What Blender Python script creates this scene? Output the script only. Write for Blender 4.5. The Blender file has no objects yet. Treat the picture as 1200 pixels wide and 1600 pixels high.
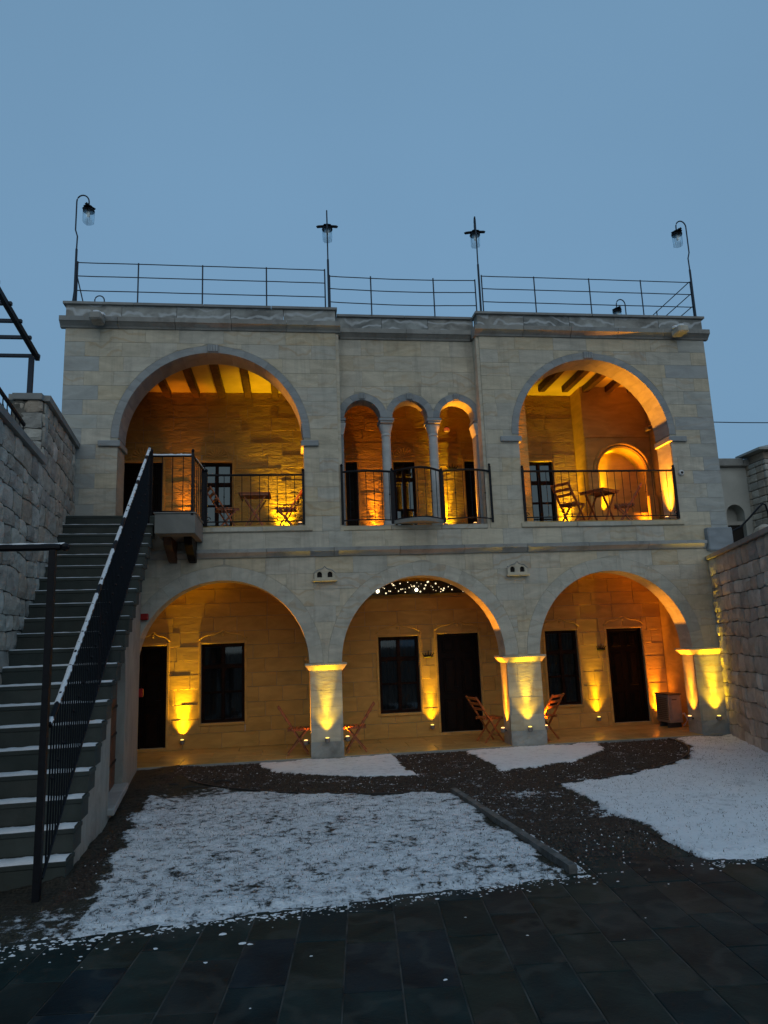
import bpy, math, random
import numpy as np
from mathutils import Vector, noise
R = math.radians
rnd = random.Random(7)
sc = bpy.context.scene
col = sc.collection

# ------------------------------------------------------------------ camera, sky, light, exposure
def set_camera():
    yaw, pitch, roll = R(7.708), R(10.589), R(-2.192)
    f = Vector((math.sin(yaw)*math.cos(pitch), math.cos(yaw)*math.cos(pitch), math.sin(pitch)))
    rt = Vector((math.cos(yaw), -math.sin(yaw), 0)); up = rt.cross(f)
    r2 = rt*math.cos(roll)+up*math.sin(roll); u2 = -rt*math.sin(roll)+up*math.cos(roll)
    cd = bpy.data.cameras.new('camera'); cam = bpy.data.objects.new('camera', cd); col.objects.link(cam)
    from mathutils import Matrix
    m = Matrix((( r2.x, u2.x, -f.x, 0), (r2.y, u2.y, -f.y, -12.973), (r2.z, u2.z, -f.z, 1.92), (0, 0, 0, 1)))
    cam.matrix_world = m
    cd.sensor_fit = 'VERTICAL'; cd.sensor_height = 36; cd.lens = 36*1110/1600
    cd.clip_end = 3000; cd.clip_start = 0.05
    sc.camera = cam
set_camera()

SUN_EL, SUN_AZ = 34, 180
def set_world():
    w = bpy.data.worlds.new('World'); sc.world = w; w.use_nodes = True
    nt = w.node_tree; nt.nodes.clear(); N = nt.nodes; L = nt.links
    out = N.new('ShaderNodeOutputWorld')
    sky = N.new('ShaderNodeTexSky'); sky.sky_type = 'NISHITA'; sky.sun_disc = False
    sky.sun_elevation = R(2); sky.sun_rotation = R(SUN_AZ)
    b1 = N.new('ShaderNodeBackground'); b1.inputs[1].default_value = 0.05
    L.new(sky.outputs[0], b1.inputs[0])
    tc = N.new('ShaderNodeTexCoord'); sep = N.new('ShaderNodeSeparateXYZ'); L.new(tc.outputs['Generated'], sep.inputs[0])
    ramp = N.new('ShaderNodeValToRGB'); L.new(sep.outputs[2], ramp.inputs[0])
    e = ramp.color_ramp.elements
    e[0].position = 0.0; e[0].color = (.175, .315, .475, 1)
    e[1].position = 1.0; e[1].color = (.155, .290, .445, 1)
    for p, c in ((.22, (.172, .320, .490, 1)), (.42, (.172, .322, .498, 1)), (.62, (.170, .318, .492, 1)), (.80, (.162, .305, .47, 1))):
        k = e.new(p); k.color = c
    nz = N.new('ShaderNodeTexNoise'); nz.inputs['Scale'].default_value = 1.3; nz.inputs['Detail'].default_value = 4
    L.new(tc.outputs['Generated'], nz.inputs['Vector'])
    mr = N.new('ShaderNodeMapRange'); mr.inputs[1].default_value = .3; mr.inputs[2].default_value = .7
    mr.inputs[3].default_value = .95; mr.inputs[4].default_value = 1.05
    L.new(nz.outputs[0], mr.inputs[0])
    mul = N.new('ShaderNodeVectorMath'); mul.operation = 'SCALE'; L.new(ramp.outputs[0], mul.inputs[0]); L.new(mr.outputs[0], mul.inputs['Scale'])
    b2 = N.new('ShaderNodeBackground'); b2.inputs[1].default_value = 1.0; L.new(mul.outputs[0], b2.inputs[0])
    add = N.new('ShaderNodeMixShader'); add.inputs[0].default_value = .96
    L.new(b1.outputs[0], add.inputs[1]); L.new(b2.outputs[0], add.inputs[2]); L.new(add.outputs[0], out.inputs[0])
set_world()
sd = bpy.data.lights.new('sun', 'SUN'); sd.energy = 0.52; sd.angle = R(70); sd.color = (1.0, .83, .56)
so = bpy.data.objects.new('sun', sd); col.objects.link(so)
so.rotation_euler = (R(90-SUN_EL), 0, R(180-SUN_AZ))
sc.view_settings.view_transform = 'Standard'; sc.view_settings.look = 'None'
sc.view_settings.exposure = 0; sc.view_settings.gamma = 1; sc.view_settings.use_curve_mapping = False
sc.cycles.max_bounces = 6; sc.cycles.diffuse_bounces = 4; sc.cycles.glossy_bounces = 3
sc.cycles.transparent_max_bounces = 8; sc.cycles.caustics_reflective = False; sc.cycles.caustics_refractive = False
sc.cycles.use_denoising = True; sc.cycles.sample_clamp_indirect = 4

# ------------------------------------------------------------------ materials
def new_mat(name):
    m = bpy.data.materials.new(name); m.use_nodes = True
    nt = m.node_tree; b = nt.nodes['Principled BSDF']
    return m, nt, b
def plain(name, c, rough=.6, metal=0, spec=None, noise_amt=.0, nscale=20, bump=0, bscale=60):
    m, nt, b = new_mat(name); N = nt.nodes; L = nt.links
    b.inputs['Base Color'].default_value = (*c, 1); b.inputs['Roughness'].default_value = rough
    b.inputs['Metallic'].default_value = metal
    if spec is not None: b.inputs['Specular IOR Level'].default_value = spec
    tc = N.new('ShaderNodeTexCoord')
    if noise_amt:
        nz = N.new('ShaderNodeTexNoise'); nz.inputs['Scale'].default_value = nscale; nz.inputs['Detail'].default_value = 5
        L.new(tc.outputs['Object'], nz.inputs['Vector'])
        mx = N.new('ShaderNodeMix'); mx.data_type = 'RGBA'
        mx.inputs[6].default_value = (*[v*(1-noise_amt) for v in c], 1); mx.inputs[7].default_value = (*[min(1, v*(1+noise_amt)) for v in c], 1)
        mr = N.new('ShaderNodeMapRange'); mr.inputs[1].default_value = .35; mr.inputs[2].default_value = .65
        L.new(nz.outputs[0], mr.inputs[0]); L.new(mr.outputs[0], mx.inputs[0]); L.new(mx.outputs[2], b.inputs['Base Color'])
    if bump:
        n2 = N.new('ShaderNodeTexNoise'); n2.inputs['Scale'].default_value = bscale; n2.inputs['Detail'].default_value = 6
        L.new(tc.outputs['Object'], n2.inputs['Vector'])
        bp = N.new('ShaderNodeBump'); bp.inputs['Strength'].default_value = bump; bp.inputs['Distance'].default_value = .01
        L.new(n2.outputs[0], bp.inputs['Height']); L.new(bp.outputs[0], b.inputs['Normal'])
    return m

def stone(name, ramp_cols, vein=.0, vein_col=(.40, .24, .10), bump=.35, bdist=.012, bscale=9, stretch=(1, 1, 3.0), rough=.85, dirt=.25, mottle=.16, spec=.25, vall=False, streak=0):
    """ramp over the per-face 'tint' attribute, blotches, wavy bedding veins, pitted relief"""
    m, nt, b = new_mat(name); N = nt.nodes; L = nt.links
    at = N.new('ShaderNodeAttribute'); at.attribute_name = 'tint'
    rp = N.new('ShaderNodeValToRGB'); L.new(at.outputs['Fac'], rp.inputs[0])
    e = rp.color_ramp.elements; n = len(ramp_cols)
    rp.color_ramp.interpolation = 'LINEAR'
    e[0].position = 0; e[0].color = (*ramp_cols[0], 1); e[1].position = 1; e[1].color = (*ramp_cols[-1], 1)
    for i in range(1, n-1):
        k = e.new(i/(n-1)); k.color = (*ramp_cols[i], 1)
    tc = N.new('ShaderNodeTexCoord'); off = N.new('ShaderNodeCombineXYZ')
    mu = N.new('ShaderNodeMath'); mu.operation = 'MULTIPLY'; mu.inputs[1].default_value = 37.0
    L.new(at.outputs['Fac'], mu.inputs[0]); L.new(mu.outputs[0], off.inputs[0]); L.new(mu.outputs[0], off.inputs[2])
    av = N.new('ShaderNodeVectorMath'); av.operation = 'ADD'; L.new(tc.outputs['Object'], av.inputs[0]); L.new(off.outputs[0], av.inputs[1])
    mp = N.new('ShaderNodeMapping'); mp.inputs['Scale'].default_value = stretch; L.new(av.outputs[0], mp.inputs[0])
    n1 = N.new('ShaderNodeTexNoise'); n1.inputs['Scale'].default_value = 1.7; n1.inputs['Detail'].default_value = 6; n1.inputs['Distortion'].default_value = 1.2
    L.new(mp.outputs[0], n1.inputs['Vector'])
    cur = rp.outputs[0]
    # blotches
    hs = N.new('ShaderNodeHueSaturation'); mr = N.new('ShaderNodeMapRange')
    mr.inputs[1].default_value = .3; mr.inputs[2].default_value = .7; mr.inputs[3].default_value = 1-mottle; mr.inputs[4].default_value = 1+mottle
    L.new(n1.outputs[0], mr.inputs[0]); L.new(mr.outputs[0], hs.inputs['Value']); L.new(cur, hs.inputs['Color']); cur = hs.outputs[0]
    if vein:
        wv = N.new('ShaderNodeTexWave'); wv.wave_type = 'BANDS'; wv.bands_direction = 'Z'; wv.inputs['Scale'].default_value = 1.5
        wv.inputs['Distortion'].default_value = 14; wv.inputs['Detail'].default_value = 3; wv.inputs['Detail Scale'].default_value = .9
        L.new(av.outputs[0], wv.inputs['Vector'])
        m1 = N.new('ShaderNodeMapRange'); m1.inputs[1].default_value = .72; m1.inputs[2].default_value = 1.0; L.new(wv.outputs['Fac'], m1.inputs[0])
        # only some blocks are veined
        fr = N.new('ShaderNodeMath'); fr.operation = 'FRACT'; m7 = N.new('ShaderNodeMath'); m7.operation = 'MULTIPLY'; m7.inputs[1].default_value = 7.3
        L.new(at.outputs['Fac'], m7.inputs[0]); L.new(m7.outputs[0], fr.inputs[0])
        m2 = N.new('ShaderNodeMapRange'); m2.inputs[1].default_value = -1 if vall else .45; m2.inputs[2].default_value = 0 if vall else .9; m2.inputs[4].default_value = vein; L.new(fr.outputs[0], m2.inputs[0])
        m3 = N.new('ShaderNodeMath'); m3.operation = 'MULTIPLY'; L.new(m1.outputs[0], m3.inputs[0]); L.new(m2.outputs[0], m3.inputs[1])
        mx = N.new('ShaderNodeMix'); mx.data_type = 'RGBA'; mx.inputs[7].default_value = (*vein_col, 1)
        L.new(m3.outputs[0], mx.inputs[0]); L.new(cur, mx.inputs[6]); cur = mx.outputs[2]
    if streak:
        ms = N.new('ShaderNodeMapping'); ms.inputs['Scale'].default_value = (5, 5, .45); L.new(tc.outputs['Object'], ms.inputs[0])
        ns = N.new('ShaderNodeTexNoise'); ns.inputs['Scale'].default_value = 1.6; ns.inputs['Detail'].default_value = 7; ns.inputs['Roughness'].default_value = .65; L.new(ms.outputs[0], ns.inputs['Vector'])
        m6 = N.new('ShaderNodeMapRange'); m6.inputs[1].default_value = .50; m6.inputs[2].default_value = .72; m6.inputs[4].default_value = streak; L.new(ns.outputs[0], m6.inputs[0])
        mx = N.new('ShaderNodeMix'); mx.data_type = 'RGBA'; mx.inputs[7].default_value = (.20, .19, .17, 1)
        L.new(m6.outputs[0], mx.inputs[0]); L.new(cur, mx.inputs[6]); cur = mx.outputs[2]
    if dirt:
        n3 = N.new('ShaderNodeTexNoise'); n3.inputs['Scale'].default_value = 2.2; n3.inputs['Detail'].default_value = 9; n3.inputs['Roughness'].default_value = .7
        L.new(tc.outputs['Object'], n3.inputs['Vector'])
        m4 = N.new('ShaderNodeMapRange'); m4.inputs[1].default_value = .52; m4.inputs[2].default_value = .78; m4.inputs[4].default_value = dirt; L.new(n3.outputs[0], m4.inputs[0])
        mx = N.new('ShaderNodeMix'); mx.data_type = 'RGBA'; mx.inputs[7].default_value = (.10, .09, .08, 1)
        L.new(m4.outputs[0], mx.inputs[0]); L.new(cur, mx.inputs[6]); cur = mx.outputs[2]
    L.new(cur, b.inputs['Base Color']); b.inputs['Roughness'].default_value = rough; b.inputs['Specular IOR Level'].default_value = spec
    mb = N.new('ShaderNodeMapping'); mb.inputs['Scale'].default_value = stretch; L.new(av.outputs[0], mb.inputs[0])
    n4 = N.new('ShaderNodeTexNoise'); n4.inputs['Scale'].default_value = bscale; n4.inputs['Detail'].default_value = 8; n4.inputs['Roughness'].default_value = .62
    n4.inputs['Distortion'].default_value = .8
    L.new(mb.outputs[0], n4.inputs['Vector'])
    bp = N.new('ShaderNodeBump'); bp.inputs['Strength'].default_value = bump; bp.inputs['Distance'].default_value = bdist
    L.new(n4.outputs[0], bp.inputs['Height']); L.new(bp.outputs[0], b.inputs['Normal'])
    return m

CREAM = [(.46, .445, .38), (.49, .46, .38), (.54, .48, .36), (.52, .47, .365), (.52, .445, .31), (.51, .47, .38), (.48, .455, .385)]
M = {}
M['ashlar'] = stone('facade_limestone', CREAM, vein=.34, bump=.45, bdist=.012, streak=.35, dirt=.3)
M['greystone'] = stone('grey_trim_stone', [(.24, .265, .28), (.29, .305, .305), (.33, .335, .32)], bump=.3, dirt=.15)
M['parapet'] = stone('smeared_parapet_stone', [(.26, .275, .265), (.33, .34, .32), (.29, .285, .26)], bump=.6, bdist=.02, bscale=4, dirt=.75, stretch=(1, 1, 1.6), vein=.9, vein_col=(.50, .53, .54), mottle=.45, vall=True)
M['column'] = stone('pale_column_stone', [(.44, .45, .44), (.48, .49, .47)], bump=.2, dirt=.1)
M['quoin'] = stone('grey_quoin_stone', [(.33, .355, .355), (.38, .39, .37), (.43, .43, .38), (.37, .385, .37)], bump=.3, dirt=.2, vein=.15)
M['cornice'] = stone('weathered_cornice_stone', [(.25, .255, .245), (.32, .32, .295), (.27, .26, .235)], bump=.5, dirt=.8, stretch=(1, 1, 1))
M['backing'] = stone('mortar_and_backing', [(.36, .34, .28), (.38, .36, .29)], bump=.3, dirt=.3)
M['inner'] = stone('loggia_rough_limestone_lampglow', [(.46, .295, .085), (.50, .325, .10), (.44, .275, .08)], bump=1.0, bdist=.085, bscale=3.6, stretch=(.8, .8, 2.6), dirt=.1, vein=.2)  # orange glow of the lamps is put into this stone colour
M['smooth'] = stone('loggia_smooth_limestone_lampglow', [(.47, .285, .08), (.52, .32, .095), (.49, .30, .085)], bump=.25, bdist=.012, bscale=5, dirt=.1, vein=.25)  # ochre deepened so the colour itself carries the warm lamplight
M['rubble'] = stone('rubble_stone', [(.32, .30, .27), (.41, .37, .31), (.48, .46, .40), (.38, .31, .24), (.53, .51, .45), (.36, .345, .31)], bump=.9, bdist=.03, bscale=11, stretch=(1, 1, 1.3), dirt=.5, mottle=.3)
M['mortar'] = plain('rubble_mortar', (.13, .12, .10), .95, noise_amt=.3, nscale=9, bump=1, bscale=25)
M['cap'] = stone('wall_coping', [(.24, .245, .24), (.30, .30, .28)], bump=.5, dirt=.4, stretch=(1, 1, 1))
M['step'] = stone('stair_andesite', [(.042, .052, .048), (.052, .062, .056), (.060, .068, .060)], bump=.5, bdist=.008, bscale=30, dirt=.4, stretch=(1, 1, 1), mottle=.22)
M['stairwall'] = stone('stair_side_stone', [(.30, .29, .26), (.34, .33, .28)], bump=.6, dirt=.6, stretch=(1.5, 1.5, .6))
M['landing'] = stone('landing_concrete', [(.20, .20, .185), (.22, .22, .20)], bump=.3, dirt=.3, stretch=(1, 1, 1))
M['iron'] = plain('black_wrought_iron', (.004, .005, .008), .5, metal=0, spec=.22, noise_amt=.3)
M['galv'] = plain('dark_blue_grey_steel', (.022, .036, .055), .5, metal=0, spec=.3)
M['beam'] = plain('dark_oak_beam', (.075, .030, .012), .6, noise_amt=.4, nscale=8, bump=.4, bscale=20)
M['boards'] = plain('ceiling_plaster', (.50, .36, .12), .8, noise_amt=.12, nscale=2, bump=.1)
M['door'] = plain('black_brown_door_wood', (.005, .002, .0015), .5, spec=.12, noise_amt=.4, nscale=12, bump=.3, bscale=30)
M['winwood'] = plain('dark_brown_window_wood', (.014, .006, .004), .6, spec=.08, noise_amt=.4, nscale=12)
M['doorred'] = plain('red_brown_plank', (.11, .038, .018), .55, noise_amt=.35, nscale=10, bump=.4)
M['chairwood'] = plain('orange_teak', (.28, .085, .025), .45, noise_amt=.3, nscale=14)
M['dark'] = plain('dark_interior', (.012, .010, .009), .9)  # stands in for shade behind openings; also the fairy light strip
M['ac'] = plain('beige_grey_sheet_metal', (.20, .175, .16), .45, noise_amt=.06)
M['acdark'] = plain('dark_grille', (.03, .03, .03), .5)
M['red'] = plain('red_plastic', (.32, .008, .006), .4)
M['white'] = plain('white_plastic', (.62, .62, .60), .4)
M['black'] = plain('black_plastic', (.01, .01, .01), .3)
M['render'] = plain('pale_rendered_wall', (.42, .43, .40), .9, noise_amt=.14, nscale=1.2, bump=.2)
M['soil'] = plain('ground_soil', (.06, .045, .035), .95, noise_amt=.4, nscale=3, bump=1, bscale=30)
M['curtain'] = plain('grey_curtain', (.055, .055, .06), .9)
M['snow'] = plain('fresh_snow', (.74, .77, .80), .7, noise_amt=.04, nscale=30, bump=.6, bscale=60)
M['kerb'] = plain('grey_kerb_stone', (.10, .10, .095), .85, noise_amt=.35, nscale=10, bump=.6)
M['edging'] = plain('dark_edging', (.022, .022, .022), .7, noise_amt=.3)

def glass_mat(name, fac, tint, rough=.03):
    m, nt, b = new_mat(name); N = nt.nodes; L = nt.links
    g = N.new('ShaderNodeBsdfGlossy'); g.inputs['Roughness'].default_value = rough; g.inputs['Color'].default_value = (.70, .90, 1, 1)
    t = N.new('ShaderNodeBsdfTransparent'); t.inputs['Color'].default_value = (*tint, 1)
    mx = N.new('ShaderNodeMixShader'); mx.inputs[0].default_value = fac
    L.new(t.outputs[0], mx.inputs[1]); L.new(g.outputs[0], mx.inputs[2]); L.new(mx.outputs[0], N['Material Output'].inputs[0])
    return m
M['glass_low'] = glass_mat('dark_window_glass', .05, (.4, .4, .4))
M['glass_up'] = glass_mat('sky_reflecting_window_glass', .095, (.05, .055, .06))
M['glass_lamp'] = glass_mat('lantern_glass', .22, (.93, .95, .96), .3)

def emit(name, c, s):
    m, nt, b = new_mat(name); b.inputs['Base Color'].default_value = (.1, .1, .1, 1)
    b.inputs['Emission Color'].default_value = (*c, 1); b.inputs['Emission Strength'].default_value = s
    return m
M['lens_y'] = emit('lit_yellow_lens', (1, .70, .12), 2.2)
M['lens_o'] = emit('lit_orange_lens', (1, .50, .15), 3.0)
M['bulb'] = emit('lit_fairy_bulb', (1, .82, .5), 1.6)
M['bulb_big'] = emit('lit_round_bulb', (1, .9, .62), 7)
M['redglow'] = emit('lit_red_lamp', (1, .10, .03), .35)

# slate paving: tint attribute, cloudy, slightly damp
M['slate'] = stone('dark_slate_paving', [(.004, .015, .018), (.008, .020, .020), (.015, .021, .016), (.005, .014, .021), (.018, .022, .019)], bump=.5, bdist=.006, bscale=22, stretch=(1, 1, 1), rough=.62, dirt=.12, mottle=.5, spec=.16, vein=.35, vein_col=(.05, .055, .05), vall=True)
M['joint'] = plain('paving_joint', (.042, .045, .042), .9, noise_amt=.85, nscale=3)
M['patio'] = stone('polished_patio_slab_lampglow', [(.42, .29, .10), (.46, .32, .12), (.40, .275, .10)], bump=.12, bdist=.006, bscale=5, stretch=(1, 1, 1), rough=.24, dirt=.15)  # slab colour holds the orange lamplight that falls on the floor

def ground_mat():
    m, nt, b = new_mat('snowy_lawn_and_gravel'); N = nt.nodes; L = nt.links
    a = N.new('ShaderNodeAttribute'); a.attribute_name = 'snow'
    g = N.new('ShaderNodeAttribute'); g.attribute_name = 'kind'
    tc = N.new('ShaderNodeTexCoord')
    mp = N.new('ShaderNodeMapping'); mp.inputs['Scale'].default_value = (1, 1, 1); L.new(tc.outputs['Object'], mp.inputs[0])
    n1 = N.new('ShaderNodeTexNoise'); n1.inputs['Scale'].default_value = 9; n1.inputs['Detail'].default_value = 8; n1.inputs['Roughness'].default_value = .78
    L.new(mp.outputs[0], n1.inputs['Vector'])
    n2 = N.new('ShaderNodeTexNoise'); n2.inputs['Scale'].default_value = 1.6; n2.inputs['Detail'].default_value = 4; L.new(tc.outputs['Object'], n2.inputs['Vector'])
    # threshold: snow where noise < density
    ad = N.new('ShaderNodeMath'); ad.operation = 'MULTIPLY_ADD'; ad.inputs[1].default_value = .22; L.new(n2.outputs[0], ad.inputs[0]); L.new(n1.outputs[0], ad.inputs[2])
    sb = N.new('ShaderNodeMath'); sb.operation = 'SUBTRACT'; L.new(a.outputs['Fac'], sb.inputs[0]); L.new(ad.outputs[0], sb.inputs[1])
    mr = N.new('ShaderNodeMapRange'); mr.inputs[1].default_value = -.025; mr.inputs[2].default_value = .045; L.new(sb.outputs[0], mr.inputs[0])
    n3 = N.new('ShaderNodeTexNoise'); n3.inputs['Scale'].default_value = 45; n3.inputs['Detail'].default_value = 5; L.new(tc.outputs['Object'], n3.inputs['Vector'])
    gr = N.new('ShaderNodeValToRGB'); L.new(n3.outputs[0], gr.inputs[0])
    gr.color_ramp.elements[0].position = .3; gr.color_ramp.elements[0].color = (.017, .013, .010, 1)
    gr.color_ramp.elements[1].position = .7; gr.color_ramp.elements[1].color = (.062, .046, .036, 1)
    ls = N.new('ShaderNodeValToRGB'); L.new(n3.outputs[0], ls.inputs[0])
    ls.color_ramp.elements[0].position = .3; ls.color_ramp.elements[0].color = (.012, .014, .012, 1)
    ls.color_ramp.elements[1].position = .7; ls.color_ramp.elements[1].color = (.060, .056, .042, 1)
    mk = N.new('ShaderNodeMix'); mk.data_type = 'RGBA'; L.new(g.outputs['Fac'], mk.inputs[0]); L.new(ls.outputs[0], mk.inputs[6]); L.new(gr.outputs[0], mk.inputs[7])
    sv = N.new('ShaderNodeMix'); sv.data_type = 'RGBA'; sv.inputs[6].default_value = (.46, .49, .52, 1); sv.inputs[7].default_value = (.76, .79, .82, 1)
    m5 = N.new('ShaderNodeMapRange'); m5.inputs[1].default_value = 0; m5.inputs[2].default_value = .22; L.new(sb.outputs[0], m5.inputs[0]); L.new(m5.outputs[0], sv.inputs[0])
    mx = N.new('ShaderNodeMix'); mx.data_type = 'RGBA'; L.new(mr.outputs[0], mx.inputs[0]); L.new(mk.outputs[2], mx.inputs[6]); L.new(sv.outputs[2], mx.inputs[7])
    L.new(mx.outputs[2], b.inputs['Base Color']); b.inputs['Roughness'].default_value = .8; b.inputs['Specular IOR Level'].default_value = .2
    bp = N.new('ShaderNodeBump'); bp.inputs['Strength'].default_value = .8; bp.inputs['Distance'].default_value = .03
    bh = N.new('ShaderNodeMath'); bh.operation = 'MULTIPLY_ADD'; bh.inputs[1].default_value = .5; L.new(mr.outputs[0], bh.inputs[0]); L.new(n3.outputs[0], bh.inputs[2])
    L.new(bh.outputs[0], bp.inputs['Height']); L.new(bp.outputs[0], b.inputs['Normal'])
    return m
M['lawn'] = ground_mat()
M['gravel'] = stone('gravel_and_leaf_litter', [(.020, .016, .014), (.042, .029, .022), (.068, .048, .036), (.034, .031, .030), (.085, .068, .055), (.55, .58, .61)], bump=.2, dirt=0, mottle=.2)
M['blade'] = stone('dead_grass_blade', [(.035, .04, .02), (.06, .055, .03), (.10, .085, .05)], bump=0, dirt=0)

# ------------------------------------------------------------------ mesh helpers
class MB:
    def __init__(s): s.v = []; s.f = []; s.t = []
    def add(s, vs, fs, tint=.5):
        o = len(s.v); s.v += [tuple(p) for p in vs]; s.f += [tuple(i+o for i in f) for f in fs]; s.t += [tint]*len(fs)
    def box(s, a, b, tint=.5, mat=None):
        x0, y0, z0 = a; x1, y1, z1 = b
        vs = [(x0, y0, z0), (x1, y0, z0), (x1, y1, z0), (x0, y1, z0), (x0, y0, z1), (x1, y0, z1), (x1, y1, z1), (x0, y1, z1)]
        if mat: vs = [mat(p) for p in vs]
        s.add(vs, [(0, 3, 2, 1), (4, 5, 6, 7), (0, 1, 5, 4), (1, 2, 6, 5), (2, 3, 7, 6), (3, 0, 4, 7)], tint)
    def cbox(s, a, b, c=.006, tint=.5, mat=None):
        """box with chamfered edges (24 vertices)"""
        ax = np.array(a, float); bx = np.array(b, float); vs = []; idx = {}
        for sx in (0, 1):
            for sy in (0, 1):
                for sz in (0, 1):
                    S = (sx, sy, sz)
                    for k in range(3):
                        p = [(bx[i] if S[i] else ax[i]) for i in range(3)]
                        for i in range(3):
                            if i != k: p[i] += (-c if S[i] else c)
                        idx[(S, k)] = len(vs); vs.append(tuple(p))
        if mat: vs = [mat(p) for p in vs]
        fs = []
        for k in range(3):
            i, j = [q for q in range(3) if q != k]
            for sk in (0, 1):
                loop = []
                for (u, w) in ((0, 0), (1, 0), (1, 1), (0, 1)):
                    S = [0, 0, 0]; S[k] = sk; S[i] = u; S[j] = w; loop.append(idx[(tuple(S), k)])
                fs.append(tuple(loop))
        for k in range(3):
            i, j = [q for q in range(3) if q != k]
            for u in (0, 1):
                for w in (0, 1):
                    S0 = [0, 0, 0]; S0[i] = u; S0[j] = w; S1 = list(S0); S1[k] = 1
                    fs.append((idx[(tuple(S0), i)], idx[(tuple(S1), i)], idx[(tuple(S1), j)], idx[(tuple(S0), j)]))
        for sx in (0, 1):
            for sy in (0, 1):
                for sz in (0, 1):
                    fs.append(tuple(idx[((sx, sy, sz), k)] for k in range(3)))
        s.add(vs, fs, tint)
    def prism(s, poly, y0, y1, tint=.5, mapf=lambda x, z, y: (x, y, z), chamfer=0):
        """polygon in (x,z) extruded along y (y0 the visible face)"""
        n = len(poly)
        fr = poly
        if chamfer:
            cx = sum(p[0] for p in poly)/n; cz = sum(p[1] for p in poly)/n
            fr = []
            for (x, z) in poly:
                d = math.hypot(x-cx, z-cz) or 1; fr.append((x-(x-cx)/d*chamfer, z-(z-cz)/d*chamfer))
        vs = [mapf(x, z, y0) for x, z in fr]; fs = [tuple(range(n))]
        if chamfer:
            vs += [mapf(x, z, y0+(chamfer*.8 if y1 > y0 else -chamfer*.8)) for x, z in poly]
            vs += [mapf(x, z, y1) for x, z in poly]
            for i in range(n):
                j = (i+1) % n; fs.append((i, i+n, j+n, j)); fs.append((i+n, i+2*n, j+2*n, j+n))
        else:
            vs += [mapf(x, z, y1) for x, z in poly]
            for i in range(n):
                j = (i+1) % n; fs.append((i, i+n, j+n, j))
            fs.append(tuple(range(2*n-1, n-1, -1)))
        s.add(vs, fs, tint)
    def tube(s, pts, r, n=8, tint=.5, closed=False, cap=True):
        pts = [Vector(p) for p in pts]; m = len(pts); vs = []; fs = []
        rr = r if isinstance(r, (list, tuple)) else [r]*m
        for i, p in enumerate(pts):
            if closed: d = pts[(i+1) % m]-pts[i-1]
            else: d = (pts[min(i+1, m-1)]-pts[max(i-1, 0)])
            d.normalize(); a = Vector((0, 0, 1)) if abs(d.z) < .9 else Vector((1, 0, 0))
            u = d.cross(a).normalized(); w = d.cross(u).normalized()
            for k in range(n):
                an = 2*math.pi*(k+.5)/n; vs.append(p+(u*math.cos(an)+w*math.sin(an))*rr[i])
        for i in range(m if closed else m-1):
            for k in range(n):
                a = i*n+k; b2 = i*n+(k+1) % n; c = ((i+1) % m)*n+(k+1) % n; d2 = ((i+1) % m)*n+k
                fs.append((a, b2, c, d2))
        if cap and not closed: fs.append(tuple(range(n-1, -1, -1))); fs.append(tuple(range((m-1)*n, m*n)))
        s.add(vs, fs, tint)
    def bar(s, a, b, w, h, tint=.5, up=(0, 0, 1)):
        a = Vector(a); b = Vector(b); d = (b-a).normalized(); u = d.cross(Vector(up))
        if u.length < 1e-3: u = d.cross(Vector((1, 0, 0)))
        u.normalize(); w2 = u.cross(d).normalized(); vs = []
        for p in (a, b):
            for (i, j) in ((-1, -1), (1, -1), (1, 1), (-1, 1)): vs.append(p+u*i*w/2+w2*j*h/2)
        s.add(vs, [(0, 1, 2, 3), (7, 6, 5, 4), (0, 4, 5, 1), (1, 5, 6, 2), (2, 6, 7, 3), (3, 7, 4, 0)], tint)
    def lathe(s, prof, c, n=14, tint=.5):
        vs = []; fs = []; m = len(prof)
        for (r, z) in prof:
            for k in range(n):
                a = 2*math.pi*k/n; vs.append((c[0]+r*math.cos(a), c[1]+r*math.sin(a), c[2]+z))
        for i in range(m-1):
            for k in range(n): fs.append((i*n+k, i*n+(k+1) % n, (i+1)*n+(k+1) % n, (i+1)*n+k))
        fs.append(tuple(range(n-1, -1, -1))); fs.append(tuple(range((m-1)*n, m*n)))
        s.add(vs, fs, tint)
    def build(s, name, mat, parent=None, smooth=False, recalc=True, loc=(0, 0, 0)):
        me = bpy.data.meshes.new(name); 
        vs = s.v if loc == (0, 0, 0) else [(p[0]-loc[0], p[1]-loc[1], p[2]-loc[2]) for p in s.v]
        me.from_pydata(vs, [], s.f)
        if recalc:
            import bmesh
            bm = bmesh.new(); bm.from_mesh(me); bmesh.ops.recalc_face_normals(bm, faces=bm.faces); bm.to_mesh(me); bm.free()
        at = me.attributes.new('tint', 'FLOAT', 'FACE'); at.data.foreach_set('value', s.t)
        me.materials.append(mat)
        if smooth: me.polygons.foreach_set('use_smooth', [True]*len(me.polygons))
        o = bpy.data.objects.new(name, me); col.objects.link(o); o.location = loc
        if parent is not None: put(o, parent)
        return o
def put(o, parent):
    """parent o to an unrotated or rotated empty keeping its world place"""
    o.parent = parent; o.matrix_parent_inverse = parent_mw(parent).inverted()
def parent_mw(p):
    from mathutils import Matrix
    m = p.matrix_basis
    return parent_mw(p.parent) @ p.matrix_parent_inverse @ m if p.parent else m
def thing(name, label, cat, loc=(0, 0, 0), group=None, rz=0):
    o = bpy.data.objects.new(name, None); col.objects.link(o); o.location = loc; o.rotation_euler = (0, 0, rz)
    o.empty_display_size = .1
    o['label'] = label; o['category'] = cat
    if group: o['group'] = group
    return o
def tag(o, label=None, cat=None, group=None, kind=None):
    if label: o['label'] = label
    if cat: o['category'] = cat
    if group: o['group'] = group
    if kind: o['kind'] = kind
    return o
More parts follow.
